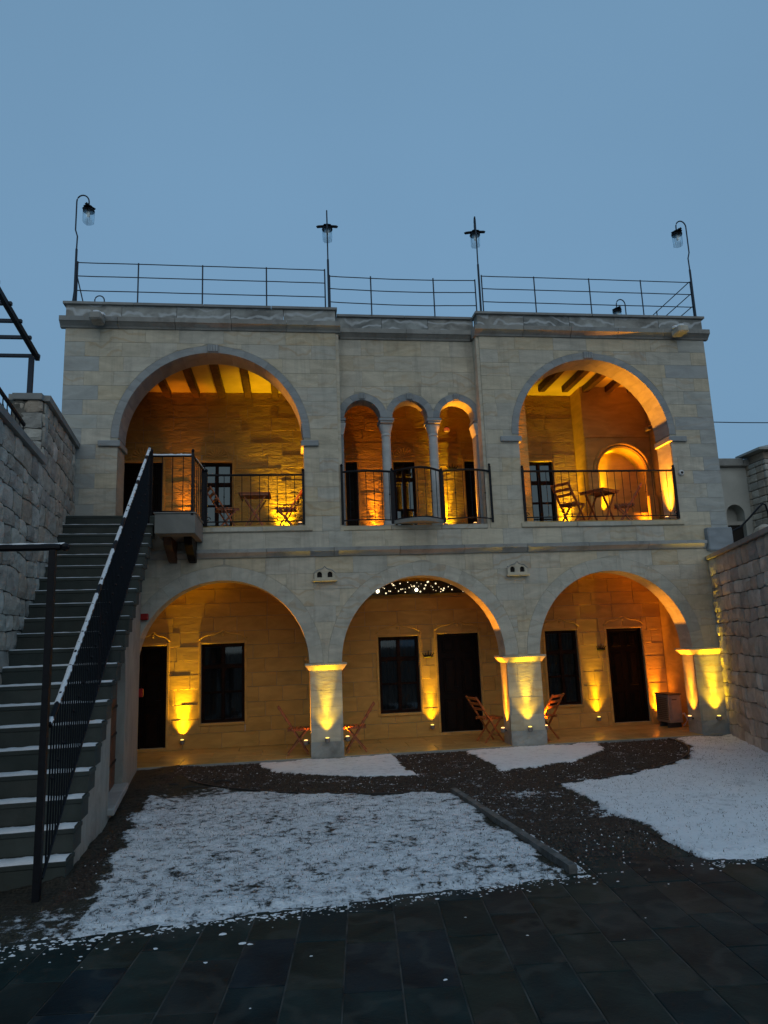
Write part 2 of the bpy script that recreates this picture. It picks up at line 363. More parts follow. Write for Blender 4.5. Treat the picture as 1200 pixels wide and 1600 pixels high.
def copy_tree(o, parent=None):
    c = o.copy(); col.objects.link(c)
    if parent is not None: c.parent = parent
    for ch in [q for q in o.children]: copy_tree(ch, c)
    return c

# ------------------------------------------------------------------ building dimensions (metres)
XL, XR = -4.08, 8.64
XA, XB = .93, 3.80          # recessed middle
REC = .28                   # recess depth
ZS = 4.12                   # upper sill
ZF = 4.15                   # upper floor
ZW = 7.93                   # wall top under the cornice
LOW = [(-1.196, 1.52, 1.65), (2.406, 1.52, 1.65), (6.09, 1.52, 1.65)]     # centre x, radius, centre z
UPP = {'L': (-1.40, 1.68, 5.81), 'R': (6.06, 1.585, 5.89)}
MID = [(1.44, .365, 6.31), (2.385, .365, 6.31), (3.335, .365, 6.31)]
TL, TU = .42, .55

B = thing('stone_hotel_building', 'two storey cream stone building with lit arches and roof railing', 'building', (2.3, 0, 0))

def arched_wall(mb, x0, x1, zb, zt, ops, y0, y1, sill=None, step=.06):
    """ops: list of (cx, r, cz, zbottom) arched openings; strips of wall between y0 (front) and y1"""
    xs = set([x0, x1])
    for (cx, r, cz, zo) in ops:
        for k in range(33): xs.add(cx-r*math.cos(math.pi*k/32))
    xs = sorted(x for x in xs if x0-1e-6 <= x <= x1+1e-6)
    def top(x, o):
        cx, r, cz, zo = o; d = r*r-(x-cx)**2
        return cz+math.sqrt(max(d, 0))
    for a, b in zip(xs[:-1], xs[1:]):
        if b-a < 1e-6: continue
        mid = (a+b)/2; o = next((q for q in ops if abs(mid-q[0]) < q[1]), None)
        def quad(za, zc, zb1, zb2):
            mb.prism([(a, za), (b, zc), (b, zb2), (a, zb1)], y0, y1)
        if o is None: quad(zb, zb, zt, zt)
        else:
            if o[3] > zb+1e-4: quad(zb, zb, o[3], o[3])
            quad(top(a, o), top(b, o), zt, zt)

def halfwidth(o, z, extra):
    cx, r, cz = o[:3]; Rr = r+extra
    if z <= cz: return Rr
    d = Rr*Rr-(z-cz)**2
    return math.sqrt(d) if d > 0 else 0
def block_zone_polys(x0, x1, z0, z1, bounds):
    """bounds: list of functions z->(l,r) occupied intervals. returns polygons of free area of the rect, split at opening centres"""
    polys = []; n = 7
    zs = [z0+(z1-z0)*i/(n-1) for i in range(n)]
    def left_right(zone):
        L = []; Rr = []
        lo, hi = zone
        for z in zs:
            l, r = x0, x1
            if lo is not None:
                c, hw = lo(z); l = max(l, c+hw)
            if hi is not None:
                c, hw = hi(z); r = min(r, c-hw)
            L.append(l); Rr.append(r)
        return L, Rr
    k = len(bounds)
    for i in range(k+1):
        lo = bounds[i-1] if i > 0 else None; hi = bounds[i] if i < k else None
        L, Rr = left_right((lo, hi))
        keep = [j for j in range(n) if Rr[j]-L[j] > .012]
        if len(keep) < 2: continue
        # longest run
        run = [keep[0]]; best = run
        for j in keep[1:]:
            if j == run[-1]+1: run.append(j)
            else: run = [j]
            if len(run) > len(best): best = run
        if len(best) < 2: continue
        pl = [(L[j], zs[j]) for j in best]; pr = [(Rr[j], zs[j]) for j in best]
        poly = pl[::-1][:0]
        # simplify collinear sides
        def simp(p):
            if max(q[0] for q in p)-min(q[0] for q in p) < 1e-5: return [p[0], p[-1]]
            return p
        pl = simp(pl); pr = simp(pr)
        poly = pl[::-1]+pr   # up the left side reversed = top..bottom, then right bottom..top
        w = max(q[0] for q in poly)-min(q[0] for q in poly); h = poly and (max(q[1] for q in poly)-min(q[1] for q in poly))
        if w < .05 or h < .05: continue
        polys.append(poly)
    return polys

def courses(z0, z1, h):
    n = max(1, round((z1-z0)/h)); out = [z0]; 
    for i in range(1, n): out.append(z0+(z1-z0)*i/n+rnd.uniform(-.012, .012))
    return out+[z1]
facade_blocks = []
def lay_blocks(x0, x1, z0, z1, ops, yoff, sink, h=.285, quoin_l=False, quoin_r=False, ring=.14, lens=(.42, .85), gap=.002):
    for ci, (za, zb) in enumerate(zip(*(lambda c: (c[:-1], c[1:]))(courses(z0, z1, h)))):
        x = x0; first = True
        while x < x1-.02:
            L = rnd.uniform(*lens)
            if first: L = (.62 if ci % 2 else .36) if quoin_l else rnd.uniform(.25, .8)
            xe = x+L
            if x1-xe < .3: xe = x1
            if quoin_r and xe >= x1-.75 and xe < x1-.001:
                xe = x1-(.60 if ci % 2 else .34)
                if xe <= x+.15: xe = x1
            isq = (quoin_l and first) or (quoin_r and abs(xe-x1) < 1e-6)
            bounds = []
            for o in ops:
                def bf(z, o=o):
                    zc = o[2]; imp = o[4] if len(o) > 4 else zc
                    if z < o[3]: return (o[0], -99)
                    if z < imp: return (o[0], o[1])
                    return (o[0], halfwidth(o, z, ring) if halfwidth(o, z, ring) > 0 else 0)
                bounds.append(bf)
            live = [b for b, o in zip(bounds, ops) if abs(((x+xe)/2)-o[0]) < o[1]+ring+.7 and zb > o[3] and za < o[2]+o[1]+ring]
            # an opening that starts above this block does not limit it
            for poly in block_zone_polys(x+gap, xe-gap, za+gap, zb-gap, live):
                tint = rnd.random()*.93+.05
                if isq and rnd.random() < .85: tint = -1
                sink.append((poly, yoff-.004-rnd.uniform(0, .003), tint, ring))
            x = xe; first = False

# lower storey, and the three parts of the upper storey
lowops = [(cx, r, cz, 0, 1.58) for cx, r, cz in LOW]
lay_blocks(XL, XR, 0, 3.55, lowops, 0, facade_blocks, ring=.24)
lay_blocks(XL, XR, 3.72, ZS-.10, [], 0, facade_blocks, h=.29, quoin_r=True)
UL = (*UPP['L'], ZS, 5.65); UR = (*UPP['R'], ZS, 5.75)
lay_blocks(XL, XA, ZS-.10, ZW, [UL], 0, facade_blocks, quoin_l=True, ring=.135)
lay_blocks(XB, XR, ZS-.10, ZW, [UR], 0, facade_blocks, quoin_r=True, ring=.135)
lay_blocks(XA, XB, 6.28, ZW, [(*o, ZS, 6.28) for o in MID], REC, facade_blocks, ring=.13, h=.30)

# backing walls
bk = MB()
arched_wall(bk, XL, XR, 0, 3.98, [(cx, r, cz, 0) for cx, r, cz in LOW], 0, TL)
bk.build('facade_core', M['backing'], B)
bk = MB(); arched_wall(bk, XL, XA, 3.98, ZW, [(*UPP['L'], ZS)], 0, TU)
bk.build('upper_wall_core', M['backing'], B)
bk = MB(); arched_wall(bk, XB, XR, 3.98, ZW, [(*UPP['R'], ZS)], 0, TU)
bk.build('upper_wall_core', M['backing'], B)
bk = MB(); arched_wall(bk, XA, XB, 6.27, ZW, [(*o, 6.27) for o in MID], REC, REC+.32)
bk.build('middle_wall_core', M['backing'], B)
bk = MB(); bk.box((XA, REC, 3.98), (XB, REC+.32, ZS))
bk.build('balcony_base', M['backing'], B)

# put the 300 largest as parts, the rest as one
def area(p):
    return abs(sum(p[i][0]*p[(i+1) % len(p)][1]-p[(i+1) % len(p)][0]*p[i][1] for i in range(len(p))))/2
def vis(p):
    cx = sum(q[0] for q in p)/len(p); cz = sum(q[1] for q in p)/len(p)
    return not (cx < -2.6 and cz < 3.9) and not (cx > 8.2 and cz < 3.0)
facade_blocks.sort(key=lambda q: -(area(q[0])+(10 if vis(q[0]) else 0)))
rest = MB(); restg = MB()
for i, (poly, yf, tint, rg) in enumerate(facade_blocks):
    grey = tint < 0
    t = rnd.random() if grey else tint
    if i < 300:
        mb = MB(); mb.prism(poly, yf, yf+.03, t, chamfer=.002)
        c = (poly[0][0], yf, poly[0][1])
        mb.build('stone_block', M['quoin'] if grey else M['ashlar'], B)
    else: (restg if grey else rest).prism(poly, yf, yf+.03, t, chamfer=.006)
if rest.v: tag(rest.build('stone_block', M['ashlar'], B), kind='stuff')
if restg.v: tag(restg.build('stone_block', M['quoin'], B), kind='stuff')

# voussoirs
def ring_stones(cx, cz, r, w, y0, y1, n, mat, a0=0, a1=math.pi, key=None, proud=.0, tint=None):
    for i in range(n):
        p0 = a0+(a1-a0)*i/n; p1 = a0+(a1-a0)*(i+1)/n; g = .001/r
        poly = []
        K = 4
        for k in range(K+1):
            a = p0+g+(p1-p0-2*g)*k/K; poly.append((cx+(r-.010)*math.cos(a), cz+(r-.010)*math.sin(a)))
        ro = r+w-.006
        for k in range(K, -1, -1):
            a = p0+g+(p1-p0-2*g)*k/K; poly.append((cx+ro*math.cos(a), cz+ro*math.sin(a)))
        mb = MB(); yy = y0-.008-rnd.uniform(0, .002)-proud
        mb.prism(poly, yy, y1+.006, rnd.random() if tint is None else max(0, tint+rnd.uniform(-.10, .10)), chamfer=.0015)
        mb.build('voussoir', mat, B)
for cx, r, cz in LOW: ring_stones(cx, cz, r, .24, 0, TL, 17, M['ashlar'], tint=.10)
for k in 'LR': ring_stones(UPP[k][0], UPP[k][2], UPP[k][1], .135, 0, TU, 23, M['greystone'], tint=.7)
for o in MID: ring_stones(o[0], o[2], o[1], .13, REC, REC+.32, 9, M['greystone'])
# fluted keystones
for (cx, z, y, w, h) in ((UPP['L'][0], UPP['L'][2]+UPP['L'][1], 0, .20, .15), (UPP['R'][0], UPP['R'][2]+UPP['R'][1], 0, .20, .15),
                       (MID[0][0], MID[0][2]+MID[0][1], REC, .11, .13), (MID[1][0], MID[1][2]+MID[1][1], REC, .11, .13), (MID[2][0], MID[2][2]+MID[2][1], REC, .11, .13)):
    mb = MB(); mb.cbox((cx-w/2, y-.032, z+.004), (cx+w/2, y+.01, z+h), .004, .3)
    for k in range(4):
        xx = cx-w/2+w*(k+.5)/4; mb.cbox((xx-w*.08, y-.044, z+.012), (xx+w*.08, y-.030, z+h-.012), .003, .6)
    mb.build('keystone', M['greystone'], B)
# horizontal stretch of the small arches' ring between opening sides below centre: impost slabs, columns, capitals
def mids():
    ys, ye = REC-.03, REC+.34
    for (a, b) in ((XA+.003, 1.085), (1.785, 2.04), (2.735, 2.985), (3.685, XB-.003)):
        mb = MB(); mb.cbox((a-.02 if a > 1 else a, ys-.015, 6.235), (b+.02 if b < 3.7 else b, ye, 6.29), .006, .2); 
        mb.cbox((a if a < 1 else a+.0, ys, 6.195), (b, ye-.01, 6.232), .005, .6)
        mb.build('impost_slab', M['greystone'], B)
    for cx in (1.912, 2.86):
        mb = MB()
        # flared capital: wide top square, narrow round bottom with corner leaves
        top = .125; bot = .088; yc = REC+.155
        lv = [(6.192, top), (6.15, top*.98), (6.08, .108), (6.01, .09), (5.985, .098), (5.965, .098), (5.955, .088)]
        n = 16; vs = []; fs = []
        for (z, r) in lv:
            for k in range(n):
                a = 2*math.pi*(k+.5)/n; q = 1/max(abs(math.cos(a)), abs(math.sin(a)))
                sq = min(1, max(0, (z-5.99)/.16)); f = 1+(q-1)*sq
                vs.append((cx+r*f*math.cos(a), yc+r*f*math.sin(a)*1.05, z))
        for i in range(len(lv)-1):
            for k in range(n): fs.append((i*n+k, i*n+(k+1) % n, (i+1)*n+(k+1) % n, (i+1)*n+k))
        fs.append(tuple(range(n))); mb.add(vs, fs, .6)
        mb.build('column_capital', M['column'], B)
        mb = MB(); mb.lathe([(.115, 0), (.115, .08), (.10, .10), (.098, .13), (.092, .15), (.088, 5.955-ZS)], (cx, yc, ZS), 20, .4)
        o = mb.build('column', M['column'], B, smooth=False)
    for (a, b, s) in ((XA+.004, 1.06, 1), (3.70, XB-.004, -1)):
        mb = MB(); mb.cbox((a, REC, ZS), (b, REC+.3, 5.96), .01, .4); mb.build('pilaster', M['greystone'], B)
        mb = MB()
        xo = b if s > 0 else a; xi = a if s > 0 else b; ext = .05*s
        mb.add([(xi, REC-.01, 5.96), (xo, REC-.01, 5.96), (xo, REC+.3, 5.96), (xi, REC+.3, 5.96), (xi, REC-.03, 6.19), (xo+ext, REC-.03, 6.19), (xo+ext, REC+.32, 6.19), (xi, REC+.32, 6.19)],
               [(0, 1, 2, 3), (4, 5, 6, 7), (0, 1, 5, 4), (1, 2, 6, 5), (2, 3, 7, 6), (3, 0, 4, 7)], .6)
        mb.build('column_capital', M['column'], B)
mids()
# return faces of the recess
mb = MB(); mb.box((XB-.06, 0.012, 3.98), (XB-.001, REC+.32, ZW), .5); mb.build('recess_return', M['ashlar'], B)
mb = MB(); mb.box((XA+.001, 0.012, 3.98), (XA+.06, REC+.32, ZW), .5); mb.build('recess_return', M['ashlar'], B)

# imposts on piers
def cap_on(x0, x1, z0, z1, y0, y1, pr, mat, name='pier_capital', t=.4, sides=(1, 1)):
    """chamfered capital: narrow at the bottom, wide at the top"""
    mb = MB(); a = pr*sides[0]; b = pr*sides[1]
    L = [(z0, 0.0), (z0+(z1-z0)*.75, 1.0), (z1, 1.0)]
    vs = []; fs = []
    for (z, k) in L:
        e = .014
        vs += [(x0-e*sides[0]-a*k, y0-e-pr*k, z), (x1+e*sides[1]+b*k, y0-e-pr*k, z), (x1+e*sides[1]+b*k, y1+e+pr*k, z), (x0-e*sides[0]-a*k, y1+e+pr*k, z)]
    for i in range(2):
        for k in range(4): fs.append((i*4+k, i*4+(k+1) % 4, (i+1)*4+(k+1) % 4, (i+1)*4+k))
    fs += [(0, 1, 2, 3), (8, 9, 10, 11)]; mb.add(vs, fs, t)
    return mb.build(name, mat, B)
PIERS = [(.324, .886), (3.926, 4.57), (7.61, 8.32)]
for a, b in PIERS: cap_on(a, b, 1.515, 1.64, 0, TL, .075, M['ashlar'])
for (a, b, s) in ((-3.38, UPP['L'][0]-UPP['L'][1], (0, 1)), (UPP['L'][0]+UPP['L'][1], .56, (1, 0)), (3.36+.78, UPP['R'][0]-UPP['R'][1], (0, 1)), (UPP['R'][0]+UPP['R'][1], 7.98, (1, 0))):
    z = 5.64 if a < 1 else 5.73
    mb = MB(); mb.cbox((a-.04*(1-s[0])+(-.05 if s[0] else 0), -.055, z), (b+(.05 if s[1] else 0), TU+.01, z+.11), .01, .5); mb.build('impost', M['greystone'], B)
# rough plinths at pier feet
for a, b in PIERS:
    mb = MB(); n = 7
    vs = []; fs = []
    for j in range(5):
        for i in range(n):
            x = a-.006+(b-a+.012)*i/(n-1); z = .0+.30*j/4
            vs.append((x, -.03-.030*noise.noise(Vector((x*5, z*7, 3)))-.01, z))
    for j in range(4):
        for i in range(n-1): fs.append((j*n+i, j*n+i+1, (j+1)*n+i+1, (j+1)*n+i))
    mb.add(vs, fs, .5)
    mb.box((a-.006, -.016, 0), (b+.006, TL+.02, .295), .5)
    mb.build('pier_plinth', M['cornice'], B)

# cornices, string course, parapet
def run_stones(name, x0, x1, prof, mat, L=1.1, y=0, tints=None, jitter=.003):
    """profile list of (y,z) swept along x, cut in stones"""
    n = max(1, round((x1-x0)/L))
    for i in range(n):
        a = x0+(x1-x0)*i/n+.004; b = x0+(x1-x0)*(i+1)/n-.004; j = rnd.uniform(-jitter, jitter); mb = MB()
        m = len(prof); vs = [(a, y+q[0]+j, q[1]+j) for q in prof]+[(b, y+q[0]+j, q[1]+j) for q in prof]
        fs = [tuple(range(m)), tuple(range(2*m-1, m-1, -1))]+[(k, (k+1) % m, m+(k+1) % m, m+k) for k in range(m)]
        mb.add(vs, fs, rnd.random()); mb.build(name, mat, B)
cor = [(.05, ZW+.0), (-.03, ZW), (-.045, ZW+.03), (-.11, ZW+.09), (-.13, ZW+.10), (-.13, ZW+.19), (.05, ZW+.19)]
run_stones('cornice_stone', XL-.09, XA+.10, cor, M['cornice'])
run_stones('cornice_stone', XA+.105, XB-.105, cor, M['cornice'], y=REC)
run_stones('cornice_stone', XB-.10, XR+.09, cor, M['cornice'])
for x in (XA, XB):
    mb = MB(); s = 1 if x == XA else -1
    mb.box((x-.02*s, .06, ZW), (x+.10*s, REC-.12, ZW+.188), .5); mb.build('cornice_stone', M['cornice'], B)
par = [(.0, ZW+.192), (.0, 8.40), (.26, 8.40), (.26, ZW+.192)]
run_stones('parapet_stone', XL-.01, XA+.01, par, M['parapet'], .95)
run_stones('parapet_stone', XA+.012, XB-.012, par, M['parapet'], .95, y=REC)
run_stones('parapet_stone', XB-.01, XR+.01, par, M['parapet'], .95)
cp = [(-.05, 8.403), (-.05, 8.45), (.31, 8.46), (.31, 8.403)]
run_stones('parapet_coping', XL-.06, XA+.05, cp, M['cap'], 1.4)
run_stones('parapet_coping', XA+.052, XB-.052, cp, M['cap'], 1.4, y=REC)
run_stones('parapet_coping', XB-.05, XR+.06, cp, M['cap'], 1.4)
st = [(.05, 3.555), (-.035, 3.555), (-.05, 3.58), (-.095, 3.635), (-.105, 3.64), (-.105, 3.70), (.0, 3.725), (.05, 3.725)]
run_stones('string_course_stone', XL, 8.12, st, M['cornice'], 1.2)
mb = MB(); mb.cbox((8.13, -.13, 3.50), (XR+.02, .1, 3.95), .02, .1); mb.build('corner_stone', M['greystone'], B)
# sills
sl = [(.2, ZS-.095), (-.03, ZS-.095), (-.045, ZS-.08), (-.045, ZS-.004), (.2, ZS+.003)]
for (a, b, y) in ((-3.2, .42, 0), (XA+.002, XB-.002, REC-.22), (4.40, 7.72, 0)): run_stones('balcony_sill', a, b, sl, M['ashlar'], 1.0, y=y)
# water spouts
for (x, t) in ((-3.46, 0), (7.98, 1)):
    mb = MB(); mb.cbox((x-.11, -.42, ZW+.0), (x+.11, -.10, ZW+.155), .03, .9)
    o = mb.build('water_spout', M['ashlar'] if t else M['cornice'], B)
    mb = MB(); 
    for k in range(3): mb.lathe([(.01, -.03), (.075, -.01), (.07, .035), (.02, .055)], (x-.06+.06*k, -.22-.07*(k % 2), ZW+.165), 8)
    mb.build('snow_cap', M['snow'], B)

# body: sides, back, roof, slabs
mb = MB(); mb.box((XL+.005, .56, 0), (XL+.35, 6.0, 7.9)); mb.box((XR-.30, .56, 0), (XR-.005, 6.0, 7.9)); mb.box((XL+.355, 5.6, 0), (XR-.305, 5.95, 7.9))
mb.build('outer_wall', M['ashlar'], B)
mb = MB(); mb.box((XL+.02, .35, 7.94), (XR-.02, 5.98, 8.16)); mb.build('roof', M['landing'], B)
mb = MB(); mb.box((XL-.01, .30, 8.17), (XL+.24, 5.98, 8.40)); mb.box((XR-.24, .30, 8.17), (XR+.01, 5.98, 8.40)); mb.build('side_parapet', M['cornice'], B)
mb = MB(); mb.box((XL+.36, .43, 3.45), (XR-.36, 5.5, 3.60)); mb.build('veranda_ceiling', M['boards'], B)
mb = MB(); mb.box((XL+.36, .03, 3.985), (XA-.0, 5.5, ZF)); mb.box((XB, .03, 3.985), (XR-.36, 5.5, ZF)); mb.box((XA+.002, REC+.02, 3.985), (XB-.002, 5.5, ZF-.002))
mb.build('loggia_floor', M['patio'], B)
mb = MB(); mb.box((XL+.37, .56, 7.64), (XR-.32, 5.5, 7.72)); mb.build('loggia_ceiling', M['boards'], B)

# ---- inner walls with openings (rectangles) laid in blocks
def rect_wall(name, x0, x1, z0, z1, y, ops, mat, h=.29, depth=.22, lens=(.4, .8)):
    """ops: (xa,xb,za,zb)"""
    core = MB()
    xs = sorted(set([x0, x1]+[v for o in ops for v in o[:2]]))
    for a, b in zip(xs[:-1], xs[1:]):
        m = (a+b)/2; zs = [z0, z1]
        cuts = [o for o in ops if o[0] < m < o[1]]
        segs = [(z0, z1)]
        for o in cuts:
            ns = []
            for (p, q) in segs:
                if o[2] > p: ns.append((p, min(q, o[2])))
                if o[3] < q: ns.append((max(p, o[3]), q))
            segs = ns
        for (p, q) in segs:
            if q-p > .001: core.box((a, y, p), (b, y+depth, q), .4)
    w = core.build(name, M['backing'], B)
    blk = MB()
    for ci, (za, zb) in enumerate(zip(*(lambda c: (c[:-1], c[1:]))(courses(z0, z1, h)))):
        x = x0; first = True
        while x < x1-.02:
            xe = x+(rnd.uniform(*lens) if not first else rnd.uniform(.2, .7)); first = False
            if x1-xe < .25: xe = x1
            rects = [(x, xe, za, zb)]
            for o in ops:
                nr = []
                for (a, b, p, q) in rects:
                    if o[1] <= a or o[0] >= b or o[3] <= p or o[2] >= q: nr.append((a, b, p, q)); continue
                    if o[0] > a: nr.append((a, o[0], p, q))
                    if o[1] < b: nr.append((o[1], b, p, q))
                    a2, b2 = max(a, o[0]), min(b, o[1])
                    if o[2] > p: nr.append((a2, b2, p, o[2]))
                    if o[3] < q: nr.append((a2, b2, o[3], q))
                rects = nr
            t = rnd.random(); pr = rnd.uniform(.010, .020)
            for (a, b, p, q) in rects:
                if b-a < .03 or q-p < .03: continue
                g = .003
                blk.prism([(a+g, p+g), (b-g, p+g), (b-g, q-g), (a+g, q-g)], y-pr, y+.01, t, chamfer=.005)
            x = xe
    o = blk.build('stone_block', mat, w); tag(o, kind='stuff')
    return w
YB = 1.92
LD = [(-3.0, -2.46, .11, 2.07), (3.03, 3.92, .11, 2.10), (6.77, 7.58, .11, 2.08)]
LWn = [(-1.79, -.94, .53, 2.07), (1.79, 2.63, .54, 2.08), (5.38, 6.10, .53, 2.08)]
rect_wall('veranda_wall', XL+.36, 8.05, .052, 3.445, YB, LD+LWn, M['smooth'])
def U(x, z, Y=2.6):
    k = (Y+12.973)/15.253; return x*k, 1.92+(z-1.92)*k
YU = 2.6
UD = [(-3.60, -2.73, ZF, 6.02), (1.27, 1.53, ZF, 6.02), (4.02, 4.34, ZF, 6.02)]
UW = [(-1.91, -1.245, 4.55, 6.02), (2.36, 2.86, ZF, 6.02), (5.48, 6.15, 4.52, 6.01)]
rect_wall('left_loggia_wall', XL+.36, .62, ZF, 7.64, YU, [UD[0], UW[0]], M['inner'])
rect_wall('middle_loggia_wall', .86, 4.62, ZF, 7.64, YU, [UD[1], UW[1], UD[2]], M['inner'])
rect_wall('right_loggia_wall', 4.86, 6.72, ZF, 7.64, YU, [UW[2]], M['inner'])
# partitions
for (x0, x1) in ((.625, .855), (4.625, 4.855)):
    mb = MB(); mb.box((x0, TU+.02, ZF), (x1, YU+.2, 7.63)); mb.build('partition_wall', M['inner'], B)
mb = MB(); mb.box((8.055, .43, .05), (8.30, YB+.2, 3.44)); mb.build('veranda_side_wall', M['smooth'], B)
mb = MB(); mb.box((8.31, .56, ZF), (8.335, 2.8, 7.63)); mb.build('loggia_side_wall', M['smooth'], B)
# proud wall with niche on the right
NX, NR, NZ = 7.56, .575, 5.60; YN = 2.0
mb = MB(); arched_wall(mb, 6.72, 8.308, ZF, 7.64, [(NX, NR, NZ, ZF+.5)], YN, YN+.10); mb.box((6.72, YN+.10, ZF), (6.80, YU+.2, 7.64)); mb.build('niche_wall', M['smooth'], B)
mb = MB(); mb.box((6.82, YN+.45, ZF), (8.30, YN+.50, 7.6)); mb.box((6.83, YN+.102, ZF), (NX-NR-.01, YN+.45, 7.3)); mb.box((NX+NR+.01, YN+.102, ZF), (8.29, YN+.45, 7.3))
mb.build('niche_back', M['smooth'], B)
mb = MB()   # barrel of the niche
K = 20; vs = []; fs = []
for k in range(K+1):
    a = math.pi*k/K
    for yy in (YN+.10, YN+.45): vs.append((NX-(NR+.002)*math.cos(a), yy, NZ+(NR+.002)*math.sin(a)))
for k in range(K): fs.append((2*k, 2*k+1, 2*k+3, 2*k+2))
mb.add(vs, fs, .4); mb.build('niche_vault', M['smooth'], B, smooth=True)
mb = MB(); mb.tube([(NX-(NR+.10)*math.cos(math.pi*k/24), YN-.02, NZ+(NR+.10)*math.sin(math.pi*k/24)) for k in range(25)], .035, 8, .3)
mb.tube([(NX-(NR+.03)*math.cos(math.pi*k/24), YN-.012, NZ+(NR+.03)*math.sin(math.pi*k/24)) for k in range(25)], .018, 6, .3)
mb.build('niche_moulding', M['smooth'], B, smooth=True)
mb = MB(); mb.cbox((6.725, YN-.04, 6.42), (8.30, YN-.002, 6.455), .006); mb.cbox((6.725, YN-.03, ZF), (6.76, YN-.002, 6.415), .006); mb.build('panel_moulding', M['smooth'], B)
mb = MB(); mb.cbox((8.07, YN-.16, 4.15), (8.28, YN-.003, 5.02), .01, .4); mb.build('stone_pedestal', M['smooth'], B)

# beams
def beams(xs, z, y0, y1, w=.15, h=.16):
    for x in xs:
        mb = MB(); mb.cbox((x-w/2, y0, z), (x+w/2, y1, z+h), .012, .5); mb.build('ceiling_beam', M['beam'], B)
beams([U(x, 0)[0] for x in (-3.21, -2.59, -1.99, -1.44, -.87, -.28, .30)], 7.50, .57, YU-.025)
beams([U(x, 0)[0] for x in (5.10, 5.67, 6.22, 6.70, 7.25, 7.78)], 7.50, .57, YN-.01)
beams([1.3, 1.9, 2.5, 3.1, 3.7], 7.50, .62, YU-.025)

# patio floor slabs
fl = thing('patio_floor', 'polished cream stone floor under the arches', 'floor', (2, .9, .03)); fl['kind'] = 'structure'; del fl['category']
mb = MB(); mb.box((XL+.36, -.02, -.05), (8.5, 5.5, .036), .5); mb.build('floor_bed', M['backing'], fl)
x = XL+.36; i = 0
while x < 8.0:
    for j, (ya, yb) in enumerate(((-.035, .60), (.604, 1.25), (1.254, YB-.002))):
        xa = x+(.45 if j % 2 else 0); xb = xa+.9
        xa = max(xa, XL+.36); xb = min(xb, 8.04)
        if xb-xa < .1: continue
        if j == 0:
            # fit round the piers
            segs = [(xa, xb)]
            pieces = []
            for (s0, s1) in segs: pieces.append((s0, s1))
        mb = MB(); mb.cbox((xa+.002, ya, .0), (xb-.002, yb-.002, .052+rnd.uniform(0, .0015)), .003, rnd.random()); mb.build('floor_slab', M['patio'], fl)
    x += .904
mb = MB(); mb.cbox((-3.6, -.045, -.05), (8.3, -.037, .045), .002, .2); mb.build('floor_edge', M['cornice'], fl)

# ------------------------------------------------------------------ doors and windows
def wood_door(x0, x1, z0, z1, y, rows=3, label=None, d=.12):
    f = MB(); w = .05
    f.cbox((x0, y+.02, z0), (x0+w, y+d, z1), .005); f.cbox((x1-w, y+.02, z0), (x1, y+d, z1), .005); f.cbox((x0+w, y+.02, z1-w), (x1-w, y+d, z1), .005)
    dr = f.build('door', M['door'], B)
    lf = MB(); lf.box((x0+w+.003, y+.07, z0+.01), (x1-w-.003, y+.105, z1-w-.003)); lf.build('door_leaf', M['door'], dr)
    n = 2 if x1-x0 > .7 else 1
    W = (x1-x0-2*w)/n; Hh = (z1-z0-w)
    for c in range(n):
        fr = [0, .38, .80, 1.0] if rows == 3 else [0, .5, 1]
        for r in range(len(fr)-1):
            a = x0+w+W*c+.06; b = x0+w+W*(c+1)-.06; p = z0+Hh*fr[r]+.06; q = z0+Hh*fr[r+1]-.05
            mb = MB(); mb.cbox((a, y+.052, p), (b, y+.072, q), .012); mb.cbox((a+.04, y+.040, p+.04), (b-.04, y+.054, q-.04), .012); mb.build('door_panel', M['door'], dr)
    mb = MB(); hx = x0+w+W-.03 if n == 2 else x1-w-.07
    mb.tube([(hx, y+.068, z0+.95), (hx, y+.03, z0+.95), (hx-.08, y+.03, z0+.95)], .009, 6); mb.build('door_handle', M['iron'], dr)
    mb = MB(); mb.box((x0-.02, y+d+.05, z0-.02), (x1+.02, y+d+.06, z1+.02)); mb.build('unlit_room_sheet', M['dark'], dr)  # near black sheet standing in for the unlit room behind the door
    return dr
